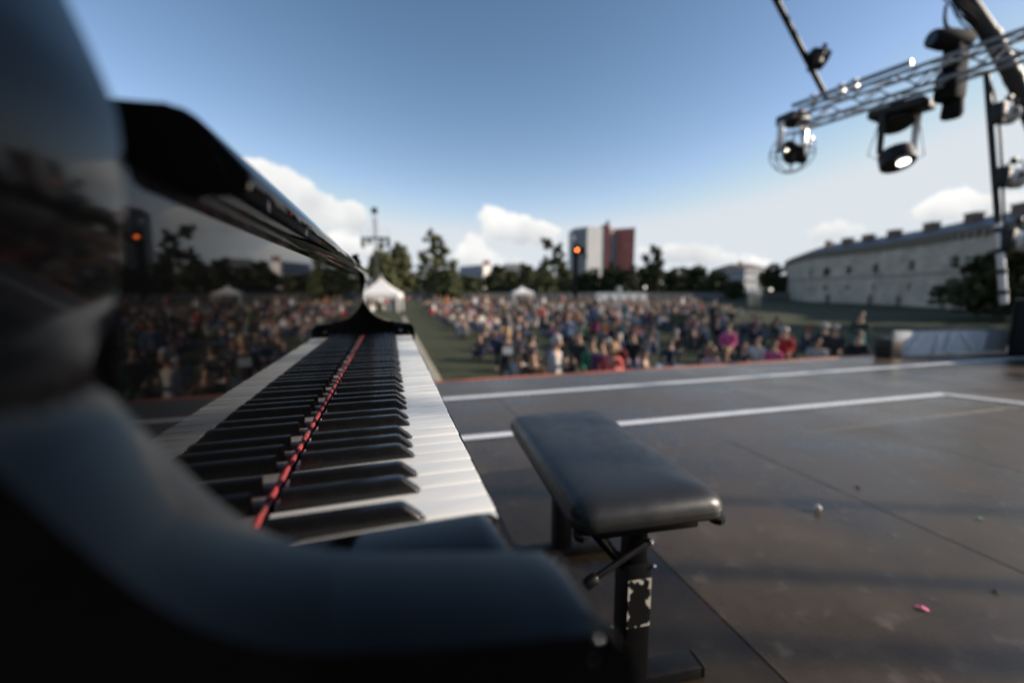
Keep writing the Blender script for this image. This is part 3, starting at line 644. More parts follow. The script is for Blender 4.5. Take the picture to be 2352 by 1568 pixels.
for a, b in zip(sb, sb[1:]):
    for c, d in zip(zb, zb[1:]):
        if not inhole((a+b)/2, (c+d)/2): face((V(a, c), V(b, c), V(b, d), V(a, d)), ((a, c), (b, c), (b, d), (a, d)))
for h in holes:
    a, b, c, d = round(h[0], 3), round(h[1], 3), h[2], h[3]; q = -.6
    for e in (((a, c), (a, d)), ((b, c), (b, d)), ((a, c), (b, c)), ((a, d), (b, d))):
        (s1, z1), (s2, z2) = e; face((V(s1, z1), V(s2, z2), V(s2, z2, q), V(s1, z1, q)), ((s1, z1), (s2, z2), (s2+.5, z2), (s1+.5, z1)))
me = wl.mesh('stone_wall'); link('stone_wall', me, STONE, fort)
for h in holes:
    w_ = MB(); w_.face([fp(h[0], h[2], -.59*OUT), fp(h[1], h[2], -.59*OUT), fp(h[1], h[3], -.59*OUT), fp(h[0], h[3], -.59*OUT)]); w_.build('window', FWIN, fort, None)
def band(name, z0, z1, o0, o1, m, cap=True):
    b = MB(); ss = [TOT*i/90 for i in range(91)]
    for a, c in zip(ss, ss[1:]):
        b.face([fp(a, z0, o0*OUT), fp(c, z0, o0*OUT), fp(c, z1, o1*OUT), fp(a, z1, o1*OUT)])
    return b.build(name, m, fort, 60)
CORN = mat('fort_cornice', (.2, .18, .15), .9, noise=(2, (.3, .27, .23), 2)); ROOF = mat('fort_roof_metal', (.22, .235, .26), .45, .3, noise=(.6, (.17, .18, .2), 2))
sc2 = MB(); ss = [TOT*i/90 for i in range(91)]
for a, c in zip(ss, ss[1:]):
    sc2.face([fp(a, GZ+4.55, .01*OUT), fp(c, GZ+4.55, .01*OUT), fp(c, GZ+4.6, .16*OUT), fp(a, GZ+4.6, .16*OUT)]); sc2.face([fp(a, GZ+4.6, .16*OUT), fp(c, GZ+4.6, .16*OUT), fp(c, GZ+4.72, .16*OUT), fp(a, GZ+4.72, .16*OUT)]); sc2.face([fp(a, GZ+4.72, .16*OUT), fp(c, GZ+4.72, .16*OUT), fp(c, GZ+4.78, .01*OUT), fp(a, GZ+4.78, .01*OUT)])
sc2.build('string_course', CORN, fort, 50)
nb_ = int(TOT/1.1)
for k in range(nb_):
    if k > 290: break
    s = TOT*(k+.5)/nb_; b = MB(); A = [fp(s-.3, HT-1.0, .02*OUT), fp(s+.3, HT-1.0, .02*OUT), fp(s+.3, HT-.2, .02*OUT), fp(s-.3, HT-.2, .02*OUT)]; B = [fp(s-.3, HT-.75, .42*OUT), fp(s+.3, HT-.75, .42*OUT), fp(s+.3, HT-.2, .42*OUT), fp(s-.3, HT-.2, .42*OUT)]
    b.face(B)
    for i in range(4): b.face([A[i], A[(i+1) % 4], B[(i+1) % 4], B[i]])
    b.build('corbel', CORN, fort, None)
band('cornice', HT-.2, HT+.05, .44, .6, CORN); band('gutter', HT+.05, HT+.25, .62, .66, ROOF); band('roof', HT+.25, HT+1.9, .64, -3.2, ROOF)
b = MB()
for k in range(91):
    s = TOT*k/90; a, c = fp(s, HT+.30, .6*OUT), fp(s, HT+1.93, -3.2*OUT); b.cyl(a, c, .04, n=4)
b.build('roof_seams', ROOF, fort)['kind'] = 'stuff'
rb = MB()
for a, c in zip(ss, ss[1:]): rb.face([fp(a, HT+1.9, -3.2*OUT), fp(c, HT+1.9, -3.2*OUT), fp(c, HT+1.2, -9*OUT), fp(a, HT+1.2, -9*OUT)]); rb.face([fp(a, HT+1.2, -9*OUT), fp(c, HT+1.2, -9*OUT), fp(c, GZ, -9*OUT), fp(a, GZ, -9*OUT)])
rb.build('rear_roof', ROOF, fort)
BRICK = mat('chimney_brick', (.16, .11, .085), .9)
for u in (1868, 1906, 1950, 2005, 2079, 2166, 2272, 2400):
    s = s_of(u); w = .85; q = []
    for (o0, z) in ((-1.4, HT+.6), (-1.4, HT+2.3)): q.append([fp(s-w, z, o0*OUT), fp(s+w, z, o0*OUT), fp(s+w, z, (o0-1.1)*OUT), fp(s-w, z, (o0-1.1)*OUT)])
    b = MB(); A = [b.bm.verts.new(p) for p in q[0]]; B = [b.bm.verts.new(p) for p in q[1]]
    for i in range(4): b.bm.faces.new((A[i], A[(i+1) % 4], B[(i+1) % 4], B[i]))
    b.bm.faces.new(B); ch = b.build('chimney', BRICK, fort, None)
    cpt = [fp(s-w-.12, HT+2.302, -1.28*OUT), fp(s+w+.12, HT+2.302, -1.28*OUT), fp(s+w+.12, HT+2.302, -2.62*OUT), fp(s-w-.12, HT+2.302, -2.62*OUT)]
    b = MB(); A = [b.bm.verts.new(p) for p in cpt]; B = [b.bm.verts.new(p+Vector((0, 0, .18))) for p in cpt]
    for i in range(4): b.bm.faces.new((A[i], A[(i+1) % 4], B[(i+1) % 4], B[i]))
    b.bm.faces.new(B); b.bm.faces.new(A[::-1]); b.build('chimney_cap', ROOF, ch, None)

def block(parent, name, plan, z0, z1, m):
    b = MB(); b.slab([(p.x, p.y) for p in plan], z0, z1); return b.build(name, m, parent, None)
def winrow(parent, a, b, z0, z1, nx, nz, m, frac=.55, zfrac=.5, o=.05, name='window'):
    a, b = Vector((a.x, a.y, 0)), Vector((b.x, b.y, 0)); d = (b-a); n = Vector((d.y, -d.x, 0)).normalized()
    if (a+n-CAM).length > (a-CAM).length: n = -n
    wx, wz = d.length/nx*frac, (z1-z0)/nz*zfrac
    bb = MB(); dn = d.normalized()
    A = [dn*(-wx/2), dn*(wx/2)]; v = [Vector((p.x, p.y, z)) for z in (-wz/2, wz/2) for p in A]
    F = [bb.bm.verts.new(p + n*o) for p in v]; G = [bb.bm.verts.new(p - n*.1) for p in v]
    bb.bm.faces.new((F[0], F[1], F[3], F[2]))
    for i, j in ((0, 1), (1, 3), (3, 2), (2, 0)): bb.bm.faces.new((F[i], F[j], G[j], G[i]))
    me = bb.mesh('window')
    for i in range(nx):
        for j in range(nz):
            w = link(name, me, m, parent); w.location = a + d*((i+.5)/nx) + Vector((0, 0, z0+(z1-z0)*(j+.5)/nz))
CONC = mat('pale_concrete', (.46, .47, .48), .85, noise=(.15, (.4, .41, .43), 2)); REDW = mat('red_render', (.5, .19, .155), .85, noise=(.2, (.36, .11, .09), 2)); DRED = mat('dark_red_render', (.3, .1, .085), .9)
GREYW = mat('grey_facade', (.3, .33, .36), .85); CREAM = mat('cream_wall', (.6, .56, .52), .85); TILE = mat('brown_roof_tiles', (.13, .075, .055), .9, noise=(1.5, (.09, .055, .045), 2)); BLUEF = mat('blue_grey_facade', (.26, .3, .42), .8)
d0 = 262
tw = thing('apartment_tower', 'tall apartment tower, pale gable on the left and red half on the right', 'apartment tower')
a, b, c = at(1312, d0+9), at(1343.5, d0), at(1384, d0+5)
back = Vector((.25, 1, 0)).normalized()*16
block(tw, 'pale_block', [a, b, c, c+back, a+back], GZ, hz(521, d0), CONC)
bf = MB(); nn_ = Vector(((b-a).y, -(b-a).x, 0)).normalized(); nn_ = nn_ if (a+nn_-CAM).length < (a-CAM).length else -nn_
q = [a+nn_*.06, b+nn_*.06]; bf.face([(q[0].x, q[0].y, GZ), (q[1].x, q[1].y, GZ), (q[1].x, q[1].y, hz(524, d0)), (q[0].x, q[0].y, hz(524, d0))]); bf.build('balcony_facade', GREYW, tw, None)
winrow(tw, a+nn_*.06, b+nn_*.06, GZ+2, hz(527, d0), 5, 13, DARKWIN, .6, .5, .06)
winrow(tw, a+nn_*.06, b+nn_*.06, GZ+.4, hz(527, d0)-1.6, 3, 13, CONC, .7, .2, .9, 'balcony')
e, f, g, h = at(1384.5, d0+4), at(1393, d0+4), at(1413, d0+8), at(1450, d0+3)
block(tw, 'stair_tower', [e, f, f+back, e+back], GZ, hz(512, d0), DRED)
block(tw, 'lift_house', [at(1386, d0+7), at(1391, d0+7), at(1391, d0+11), at(1386, d0+11)], hz(512, d0)+.02, hz(503, d0), BLACKM)
block(tw, 'recessed_wall', [f+back*.12, g+back*.12, g+back, f+back], GZ, hz(521, d0), DRED)
winrow(tw, f+back*.115, g+back*.115, GZ+2, hz(524, d0), 2, 14, GREYW, .66, .55, .9, 'balcony')
winrow(tw, f+back*.115, g+back*.115, GZ+3.2, hz(522, d0), 2, 14, DARKWIN, .6, .35, .2)
block(tw, 'red_block', [g, h, h+back, g+back], GZ, hz(524, d0), REDW)
block(tw, 'parapet', [g-back*.01, h-back*.01+Vector((.3, 0, 0)), h+back*1.01, g+back*1.01], hz(524, d0)+.02, hz(521.5, d0), GREYW)
# low slab at left, house at right
d1 = 175
lb = thing('slab_block', 'low blue grey apartment slab with a red stair head behind the trees', 'apartment block')
a, b = at(1058, d1+14), at(1112, d1); bk2 = Vector((.2, 1, 0)).normalized()*11
block(lb, 'wall', [a, b, b+bk2, a+bk2], GZ, hz(605, d1), BLUEF); winrow(lb, a, b, GZ+1, hz(608, d1), 9, 4, CONC, .94, .3, .5, 'balcony'); winrow(lb, a, b, GZ+2.2, hz(606, d1), 9, 4, DARKWIN, .6, .35, .06)
block(lb, 'gable', [b+Vector((.02, 0, 0)), at(1126, d1+4), at(1126, d1+4)+bk2, b+Vector((.02, 0, 0))+bk2], GZ, hz(606, d1), CREAM)
block(lb, 'stair_head', [at(1111, d1+5), at(1126, d1+5), at(1126, d1+9), at(1111, d1+9)], hz(606, d1)+.05, hz(594, d1), REDW)
lb2 = thing('distant_block', 'far pale low block between the two tall trees left of the tower', 'apartment block')
a, b = at(1160, 330), at(1210, 330); block(lb2, 'wall', [a, b, b+bk2, a+bk2], GZ, hz(603, 330), CREAM); winrow(lb2, a, b, GZ+1, hz(605, 330), 8, 5, DARKWIN, .5, .45)
d2 = 135
hs_ = thing('villa', 'pale villa with a dark brown hipped roof left of the fortress', 'house')
a, b, c = at(1652, d2+6), at(1700, d2), at(1752, d2+5); bk3 = Vector((.35, 1, 0)).normalized()*10
wa = [a, b, c, c+bk3, a+bk3]
block(hs_, 'wall', wa, GZ, hz(612, d2), mat('villa_wall', (.36, .38, .41), .85)); winrow(hs_, a, b, GZ+1, hz(613, d2), 4, 3, DARKWIN, .4, .5); winrow(hs_, b, c, GZ+1, hz(613, d2), 4, 3, DARKWIN, .4, .5)
r_ = MB(); cx_ = sum((p for p in wa), Vector())/5; zt, zr = hz(612, d2)+.02, hz(600, d2)
rg = [cx_.lerp((a+b)/2, .25), cx_.lerp((b+c)/2, .45), cx_.lerp((c+c+bk3)/2, .3), cx_.lerp((a+a+bk3)/2, .5)]
O = [r_.bm.verts.new((p.x+(p.x-cx_.x)*.05, p.y+(p.y-cx_.y)*.05, zt)) for p in wa]; cT = [r_.bm.verts.new((p.x, p.y, zr)) for p in (cx_.lerp(a+bk3*.5, .45), cx_.lerp(c+bk3*.4, .45))]
r_.bm.faces.new((O[0], O[1], cT[0])); r_.bm.faces.new((O[1], O[2], cT[1])); r_.bm.faces.new((O[1], cT[1], cT[0])); r_.bm.faces.new((O[2], O[3], cT[1])); r_.bm.faces.new((O[3], O[4], cT[0], cT[1])); r_.bm.faces.new((O[4], O[0], cT[0])); r_.bm.faces.new(O[::-1])
roof_ = r_.build('roof', TILE, hs_, None)
MB().box((cx_.x-.5, cx_.y-.4, zr-.6), (cx_.x+.5, cx_.y+.4, zr+.9)).build('chimney', BRICK, roof_)

# ================================================================== TREES
def crown_mesh(lobes, n, leaf, seed):
    g = random.Random(seed); bm = bmesh.new()
    tw_ = sum(r[0]*r[1]*r[2] for _, r in lobes)
    for c, r in lobes:
        k = int(n*r[0]*r[1]*r[2]/tw_)
        clumps = [(Vector((g.gauss(0, 1), g.gauss(0, 1), g.gauss(0, 1))).normalized()*(g.random()**.4)) for _ in range(max(6, k//28))]
        for i in range(k):
            q = g.choice(clumps); p = q + Vector((g.gauss(0, .12), g.gauss(0, .12), g.gauss(0, .12)))
            p = Vector((c[0]+p.x*r[0], c[1]+p.y*r[1], c[2]+p.z*r[2])); s = leaf*g.uniform(.6, 1.4)
            M = Matrix.Rotation(g.uniform(0, 6.3), 3, 'Z') @ Matrix.Rotation(g.uniform(0, 3.1), 3, 'X')
            vs = [bm.verts.new(p + M @ Vector(v)*s) for v in ((-.5, -.32, 0), (.1, -.45, .06), (.55, .05, 0), (0, .42, .06))]
            bm.faces.new(vs)
    me = bpy.data.meshes.new('crown'); bm.to_mesh(me); bm.free(); return me
def tree(u, d, v_top, width, label, kind='round', m=None, seed=0, group='trees behind the crowd', leaf=None, n=5200):
    base = at(u, d); H = hz(v_top, d)-GZ; Wd = width/FPX*d; g = random.Random(seed+int(u))
    t = thing({'round': 'broadleaf_tree', 'tall': 'poplar_tree', 'bush': 'bushy_tree', 'open': 'open_tree'}[kind], label, 'tree', base, 0, group)
    lobes = []
    if kind == 'tall':
        for k in range(9):
            f = k/8; w = Wd*.5*(.55+.45*math.sin(math.pi*min(1, .15+f*.9))); lobes.append(((g.uniform(-.12, .12)*Wd, g.uniform(-.1, .1)*Wd, H*(.14+.8*f)), (w*1.0, w*.9, H*.12)))
        lobes.append(((-.22*Wd, 0, H*.9), (Wd*.2, Wd*.2, H*.09))); lobes.append(((.2*Wd, 0, H*.84), (Wd*.22, Wd*.22, H*.1)))
    elif kind == 'open':
        for k in range(11): z = g.uniform(.35, .95); lobes.append(((g.uniform(-.42, .42)*Wd*(1.25-z*.6), g.uniform(-.25, .25)*Wd, H*z), (Wd*.19, Wd*.19, H*.10)))
    else:
        nl = 11
        for k in range(nl):
            z = .15+.75*k/(nl-1); sp = math.sin(math.pi*min(.93, .25+z*.62))
            lobes.append(((g.uniform(-.34, .34)*Wd*sp, g.uniform(-.3, .3)*Wd*sp, H*z), (Wd*g.uniform(.2, .29), Wd*g.uniform(.2, .29), H*g.uniform(.11, .16))))
        lobes.append(((0, 0, H*.38), (Wd*.5, Wd*.45, H*.34))); lobes.append(((0, 0, H*.66), (Wd*.42, Wd*.38, H*.27)))
    link('crown', crown_mesh(lobes, n, leaf or max(.55, Wd*.11), seed+int(u)), m or LEAVES[seed % 3], t)
    tr = MB(); r0 = .022*H+.08; tr.cyl((0, 0, -.1), (0, 0, H*.35), r0, r0*.7, 8).cyl((0, 0, H*.35), (g.uniform(-.3, .3), 0, H*.8), r0*.7, r0*.2, 7)
    for k in range(5):
        a = g.uniform(0, 6.28); z0 = H*g.uniform(.25, .5); tr.cyl((0, 0, z0), (math.cos(a)*Wd*.3, math.sin(a)*Wd*.3, z0+H*.25), r0*.4, r0*.12, 6)
    tr.build('trunk', BARK, t); return t
O_, D_, M_ = LEAVES
tree(884, 112, 566, 72, 'broad olive tree behind the left delay tower and the tent', 'round', O_, 1)
tree(924, 118, 556, 58, 'olive tree just right of the left delay tower', 'round', O_, 2)
tree(1003, 104, 534, 78, 'tall poplar with a gap near the top, the tallest tree on the left', 'tall', O_, 3, n=2600)
tree(1030, 100, 610, 66, 'low olive tree at the right foot of the tall poplar', 'bush', O_, 4)
tree(950, 126, 620, 56, 'low dark tree between the olive trees left of the poplar', 'bush', D_, 5)
tree(1082, 128, 628, 60, 'small olive bush in front of the blue grey slab', 'bush', O_, 6)
tree(1142, 112, 603, 62, 'round dark tree just right of the red stair head', 'round', D_, 7)
tree(1176, 120, 618, 46, 'small olive tree above the small white tent', 'bush', O_, 8)
tree(1214, 114, 604, 56, 'rounded olive tree half way between the small tent and the tower', 'round', M_, 9)
tree(1252, 108, 613, 50, 'low olive tree left of the lit light tower', 'bush', O_, 10)
tree(1268, 150, 545, 70, 'tall airy dark tree left of the apartment tower', 'open', D_, 11, n=1500)
tree(1290, 116, 602, 46, 'narrow olive tree beside the lit light tower', 'round', O_, 12)
tree(1346, 118, 614, 62, 'dark round tree below the pale gable of the apartment tower', 'round', D_, 13)
tree(1400, 114, 604, 60, 'dark tree below the dark red strip of the apartment tower', 'round', D_, 14)
tree(1438, 112, 609, 46, 'dark narrow tree below the red half of the apartment tower', 'round', D_, 15)
tree(1486, 118, 600, 70, 'broad dark tree right of the apartment tower', 'round', D_, 16)
tree(1492, 150, 568, 46, 'tall thin crowned dark tree right of the apartment tower', 'open', D_, 17)
tree(1540, 122, 614, 66, 'dark low tree in the row left of the villa', 'round', D_, 18)
tree(1590, 128, 606, 80, 'wide dark tree in the row left of the villa', 'round', D_, 19)
tree(1636, 118, 618, 58, 'dark bush tree at the left wall of the villa', 'bush', D_, 20)
tree(1676, 104, 640, 46, 'dark shrub in front of the villa', 'bush', D_, 21)
tree(1764, 122, 606, 56, 'dark tree squeezed between the villa and the fortress', 'round', D_, 22)
tree(1786, 112, 628, 50, 'dark bush at the far end of the fortress', 'bush', D_, 23)
tree(2335, 33, 556, 265, 'large black tree in front of the fortress at the right edge', 'round', D_, 24, 'trees by the fortress', leaf=.5, n=9000)
def shade_tree_at(x, y, h, w, label, seed):  # trees out of view, added to shade the right part of the crowd
    p = Vector((x, y, 0)); dr = (p-CAM); fx = dr.x*math.sin(YAW)+dr.y*math.cos(YAW); rx = dr.x*math.cos(YAW)-dr.y*math.sin(YAW)
    o = tree(1176, 40, 662-(h+GZ-CAM.z)/40*FPX, w/40*FPX, label, 'round', D_, seed, 'unseen trees added to shade the crowd', leaf=.6, n=4500); o.location = (x, y, GZ)
shade_tree_at(44, 3, 15, 11, 'unseen dark tree added to shade the crowd, closest to the wing', 41); shade_tree_at(47, 10, 15, 12, 'unseen dark tree added to shade the crowd, second from the wing', 42)
# the wood behind as one mass
tl = MB(); gl = random.Random(5); lob = []
bmw = bmesh.new()
for k in range(112):
    u = 600 + k*17.5 if k < 70 else -760 + (k-70)*32; d = 175 + gl.uniform(-15, 25)
    if 1300 < u < 1460: d += 20
    p = at(u, d); lob.append(((p.x, p.y, GZ+gl.uniform(1.5, 4)), (gl.uniform(3, 5), gl.uniform(3, 5), gl.uniform(2.5, 4.5))))
tag(link('wood', crown_mesh(lob, 14000, 1.3, 77), D_), 'dark belt of trees and bushes closing the far side of the field', 'wood', kind='stuff')

# ================================================================== FIELD FURNITURE
def tent(u, d, w, hw, hp, label):
    t = thing('pagoda_tent', label, 'tent', at(u, d), -YAW+R(8), 'white pagoda tents on the field')
    bm2 = bmesh.new(); n = 8; rows = []
    for k in range(n+1):
        f = k/n; s = w/2*((1-f)**1.6*.96+.04*(1-f)); z = hw+(hp-hw)*f; rows.append([bm2.verts.new((x*s, y*s, z)) for x, y in ((-1, -1), (0, -1), (1, -1), (1, 0), (1, 1), (0, 1), (-1, 1), (-1, 0))] if k < n else [bm2.verts.new((0, 0, z))])
    for k in range(n-1):
        for i in range(8): bm2.faces.new((rows[k][i], rows[k][(i+1) % 8], rows[k+1][(i+1) % 8], rows[k+1][i]))
    for i in range(8): bm2.faces.new((rows[n-1][i], rows[n-1][(i+1) % 8], rows[n][0]))
    lowr = [bm2.verts.new((v.co.x, v.co.y, hw-.45)) for v in rows[0]]
    for i in range(8): bm2.faces.new((rows[0][i], rows[0][(i+1) % 8], lowr[(i+1) % 8], lowr[i]))
    me = bpy.data.meshes.new('canopy'); bm2.to_mesh(me); bm2.free(); link('canopy', me, TENT, t)
    for x in (-1, 1):
        for y in (-1, 1):
            MB().cyl((x*w/2*.97, y*w/2*.97, 0), (x*w/2*.97, y*w/2*.97, hw), .04, n=8).build('pole', ALU, t)
            MB().box((x*w/2-.28*(x > 0), y*w/2-.1*(y > 0)-.02, .05), (x*w/2+.28*(x < 0), y*w/2+.1*(y < 0)+.02, hw-.46), .02).build('rolled_side', TENT, t)
    MB().lathe([(.06, 0), (.03, .25), (.005, .35)], (0, 0, hp-.05), (0, 0, 1), 8).build('finial', ALU, t)
tent(881, 46, 4.1, 2.0, 3.95, 'white pagoda tent behind the far end of the piano, large')
tent(1199, 82, 3.9, 2.0, 3.2, 'small distant white pagoda tent in the middle of the field')
mq = thing('long_marquee', 'long low white marquee roof in front of the trees below the apartment tower', 'marquee', at(1421, 88), -YAW)
MB().prism([(-5.2, 1.25), (-5.0, 1.8), (5.0, 1.8), (5.2, 1.25)], -1.6, 1.6).build('roof', TENT, mq, None)
for k in range(5): MB().box((-5.1+2.04*k, -1.58, .15), (-5.1+2.04*k+1.98, -1.54, 1.24), .01).build('side_panel', TENT, mq)
for x in (-5, -2.5, 0, 2.5, 5): MB().cyl((x, -1.5, 0), (x, -1.5, 1.1), .04, n=6).build('pole', ALU, mq)
sgn = thing('white_flag_sign', 'small pale upright sign standing above the long white marquee', 'sign', at(1418, 93), -YAW)
MB().cyl((0, 0, 0), (0, 0, 2), .04, n=6).build('post', ALU, sgn); MB().box((-.6, -.05, 1.9), (.6, .05, 3.1), .02).build('board', CONC, sgn)
cab = thing('toilet_cabin', 'beige portable toilet cabin with a white roof near the fortress', 'toilet cabin', at(1726, 62), -YAW)
MB().box((-.62, -.6, 0), (.62, .6, 1.95), .04).build('cabin_body', mat('beige_plastic', (.5, .42, .28), .5), cab)
MB().prism([(-.7, 1.96), (-.55, 2.2), (.55, 2.2), (.7, 1.96)], -.68, .68).build('cabin_roof', TENT, cab, None)
MB().box((-.4, -.63, .1), (.4, -.605, 1.85), .01).build('door', mat('beige_door', (.42, .36, .25), .5), cab)
fn = thing('field_fence', 'low grey fence along the far side of the field', 'fence')
FG = mat('fence_grey', (.2, .2, .19), .8, noise=(1, (.15, .15, .14), 2))
for k in range(46):
    a, b = at(900+k*20, 104), at(900+(k+1)*20-1.5, 104); q = MB(); q.slab([(a.x, a.y), (b.x, b.y), (b.x+.03, b.y+.12), (a.x+.03, a.y+.12)], GZ+.1, GZ+1.75); q.build('panel', FG, fn, None)
    MB().cyl((b.x+.1, b.y, GZ), (b.x+.1, b.y, GZ+1.95), .06, n=6).build('post', FG, fn)
# delay towers
def delay(u, d, vtop, vplat, label, heads, cover=False):
    t = thing('delay_tower', label, 'light tower', at(u, d), -YAW); H = hz(vtop, d)-GZ; P = hz(vplat, d)-GZ
    s = .28
    for x in (-s, s):
        for y in (-s, s): MB().cyl((x, y, 0), (x, y, H*.93), .05, n=6).build('mast_chord', DTUBE, t)
    z = .3; k = 0
    while z < H*.9:
        MB().cyl((-s, -s, z), (s, -s, z+.8), .025, n=5).build('brace', DTUBE, t); MB().cyl((s, -s, z+.8), (-s, -s, z+1.6), .025, n=5).build('brace', DTUBE, t); z += 1.6
    if cover: MB().box((-.55, -.42, .02), (.55, .42, H*.86)).build('mast_cover', SPOTB, t)
    for (x0, x1, dz) in heads[0]: MB().box((x0, -.5, P+dz), (x1, .5, P+dz+.35), .03).build('platform', BLACKM, t)
    for (x, z0, w, h_) in heads[1]: MB().box((x-w/2, -.4, z0*1.0+P), (x+w/2, .3, z0+P+h_), .04).build('speaker_stack', BLACKM, t)
    for (x, z0, z1) in heads[2]: MB().cyl((x, -.3, P+z0), (x, -.3, P+z1), .035, n=6).build('rail_post', DTUBE, t)
    return t
delay(872, 84, 486, 549, 'dark delay tower with speaker platform, left behind the piano', ([(-2.7, 2.7, 0)], [(-2.5, -1.6, .55, 1.5), (-1.3, -1.0, .5, 1.0), (1.2, -1.0, .5, 1.0), (2.5, -1.6, .55, 1.5), (0, 4.9, .95, 1.1)], [(-2.6, .35, 2.2), (-1.3, .35, 2.2), (1.3, .35, 2.2), (2.6, .35, 2.2), (0, .35, 5.0)]))
dt = delay(1318, 92, 545, 582, 'dark light tower with one orange lamp in front of the apartment tower', ([(-.9, 2.4, 0)], [(.2, .4, 1.5, 1.7), (1.6, .35, 1.2, 1.1), (2.3, -.9, .5, .7)], [(-.8, .35, 1.5), (.8, .35, 2.2)]), True)
Pz = hz(582, 92)-GZ
MB().lathe([(.05, -.15), (.21, -.1), (.23, .1)], (.28, -.5, Pz+.88), (0, -1, -.05), 14).build('lamp_housing', BLACKM, dt); MB().lathe([(.2, .102), (.2, .11), (.01, .13)], (.28, -.5, Pz+.88), (0, -1, -.05), 14).build('orange_lens', ORANGE, dt)
MB().lathe([(.02, -.3), (.25, -.15), (.3, 0), (.25, .15), (.02, .3)], (-.55, -.3, Pz+3.4), (0, 0, 1), 12).build('white_dome', WHITEH, dt)
for (u, v, d, lb_) in ((1477, 656, 90, 'round white lamp on a post right of the long marquee'), (1762, 661, 70, 'bright round lamp on a post left of the fortress'), (1900, 0, 0, '')):
    if not d: continue
    q = thing('globe_lamp', lb_, 'street lamp', at(u, d), 0, 'globe lamps along the field'); zz = hz(v, d)-GZ
    MB().cyl((0, 0, 0), (0, 0, zz-.2), .05, n=8).build('post', BLACKM, q); MB().lathe([(.02, -.22), (.16, -.16), (.22, 0), (.16, .16), (.02, .22)], (0, 0, zz), (0, 0, 1), 14).build('globe', GLOBE, q)
# cable ramp along the aisle
cr_ = thing('cable_ramp', 'beige cable ramp running down the aisle away from the stage', 'cable ramp', (0, 0, 0)); RAMP = mat('ramp_beige', (.36, .32, .25), .8, noise=(3, (.3, .27, .21), 2))
for k in range(26): MB().prism([(.84, GZ+.002), (.90, GZ+.06), (1.12, GZ+.06), (1.18, GZ+.002)], 4.2+k*1.3, 4.2+k*1.3+1.27).build('section', RAMP, cr_, None)

# ================================================================== PEOPLE
def skin_body(joints, links, smooth_it=1):
    me = bpy.data.meshes.new('body'); names = list(joints); me.from_pydata([joints[n][0] for n in names], [(names.index(a), names.index(b)) for a, b in links], [])
    o = bpy.data.objects.new('body', me); COL.objects.link(o); sm = o.modifiers.new('s', 'SKIN'); sm.branch_smoothing = .6
    for i, n in enumerate(names):
        r = joints[n][1]; sv = me.skin_vertices[0].data[i]; sv.radius = r if isinstance(r, tuple) else (r, r); sv.use_root = n == 'pelvis'
    ss_ = o.modifiers.new('u', 'SUBSURF'); ss_.levels = smooth_it; ss_.render_levels = smooth_it
    dg = bpy.context.evaluated_depsgraph_get(); dg.update(); res = bpy.data.meshes.new_from_object(o.evaluated_get(dg)); bpy.data.objects.remove(o)
    seg = [(Vector(joints[a][0]), Vector(joints[b][0]), a, b) for a, b in links]
    def zone(a, b):
        s = a+b
        if 'head' in s or 'neck' in s or 'hand' in s or 'face' in s: return 0
        if 'toe' in s: return 3
        if 'knee' in s or 'ankle' in s or 'hip' in s: return 2
        return 1
    for p in res.polygons:
        c = p.center; best = min(seg, key=lambda q: (c-(q[0]+(q[1]-q[0])*max(0, min(1, (c-q[0]).dot(q[1]-q[0])/max(1e-6, (q[1]-q[0]).length_squared))))).length)
        p.material_index = zone(best[2], best[3]); p.use_smooth = True
    for k in range(4): res.materials.append(SKIN[0])
    return res
SKIN = [mat('skin_light', (.5, .3, .21), .55), mat('skin_tan', (.34, .19, .125), .55), mat('skin_pale', (.56, .36, .28), .55)]
LK = [('pelvis', 'spine'), ('spine', 'chest'), ('chest', 'neck'), ('neck', 'head_low'), ('head_low', 'head_mid'), ('head_mid', 'head_top'), ('head_mid', 'face')]
for s in 'lr': LK += [('chest', 'shoulder'+s), ('shoulder'+s, 'elbow'+s), ('elbow'+s, 'wrist'+s), ('wrist'+s, 'hand'+s), ('pelvis', 'hip'+s), ('hip'+s, 'knee'+s), ('knee'+s, 'ankle'+s), ('ankle'+s, 'toe'+s)]
def pose(base, arms, legs, lean=(0, 0), headturn=0):
    J = {}; px, py, pz = base
    def up(h): return (px+lean[0]*h, py+lean[1]*h, pz+h)
    J['pelvis'] = (base, (.155, .115)); J['spine'] = (up(.20), (.135, .10)); J['chest'] = (up(.37), (.165, .11)); J['neck'] = (up(.53), (.055, .055))
    hl = up(.60); J['head_low'] = ((hl[0], hl[1]-.02, hl[2]), (.068, .078)); hm = up(.68); J['head_mid'] = ((hm[0], hm[1]-.02, hm[2]), (.075, .09)); ht = up(.76); J['head_top'] = ((ht[0], ht[1]-.01, ht[2]), (.06, .075)); J['face'] = ((hm[0]+headturn*.05, hm[1]-.115, hm[2]-.03), (.02, .03))
    sh = up(.46)
    for s, q in (('l', 1), ('r', -1)):
        J['shoulder'+s] = ((sh[0]+q*.175, sh[1], sh[2]), (.062, .062))
        for n, k in zip(('elbow', 'wrist', 'hand'), arms[0 if s == 'l' else 1]): J[n+s] = ((px+q*k[0], py+k[1], pz+k[2]), {'elbow': .046, 'wrist': .034, 'hand': (.035, .022)}[n])
        J['hip'+s] = ((px+q*.09, py-.01, pz-.04), (.09, .09))
        for n, k in zip(('knee', 'ankle', 'toe'), legs[0 if s == 'l' else 1]): J[n+s] = ((px+q*k[0], py+k[1], pz+k[2]), {'knee': .062, 'ankle': .044, 'toe': (.04, .03)}[n])
    return J
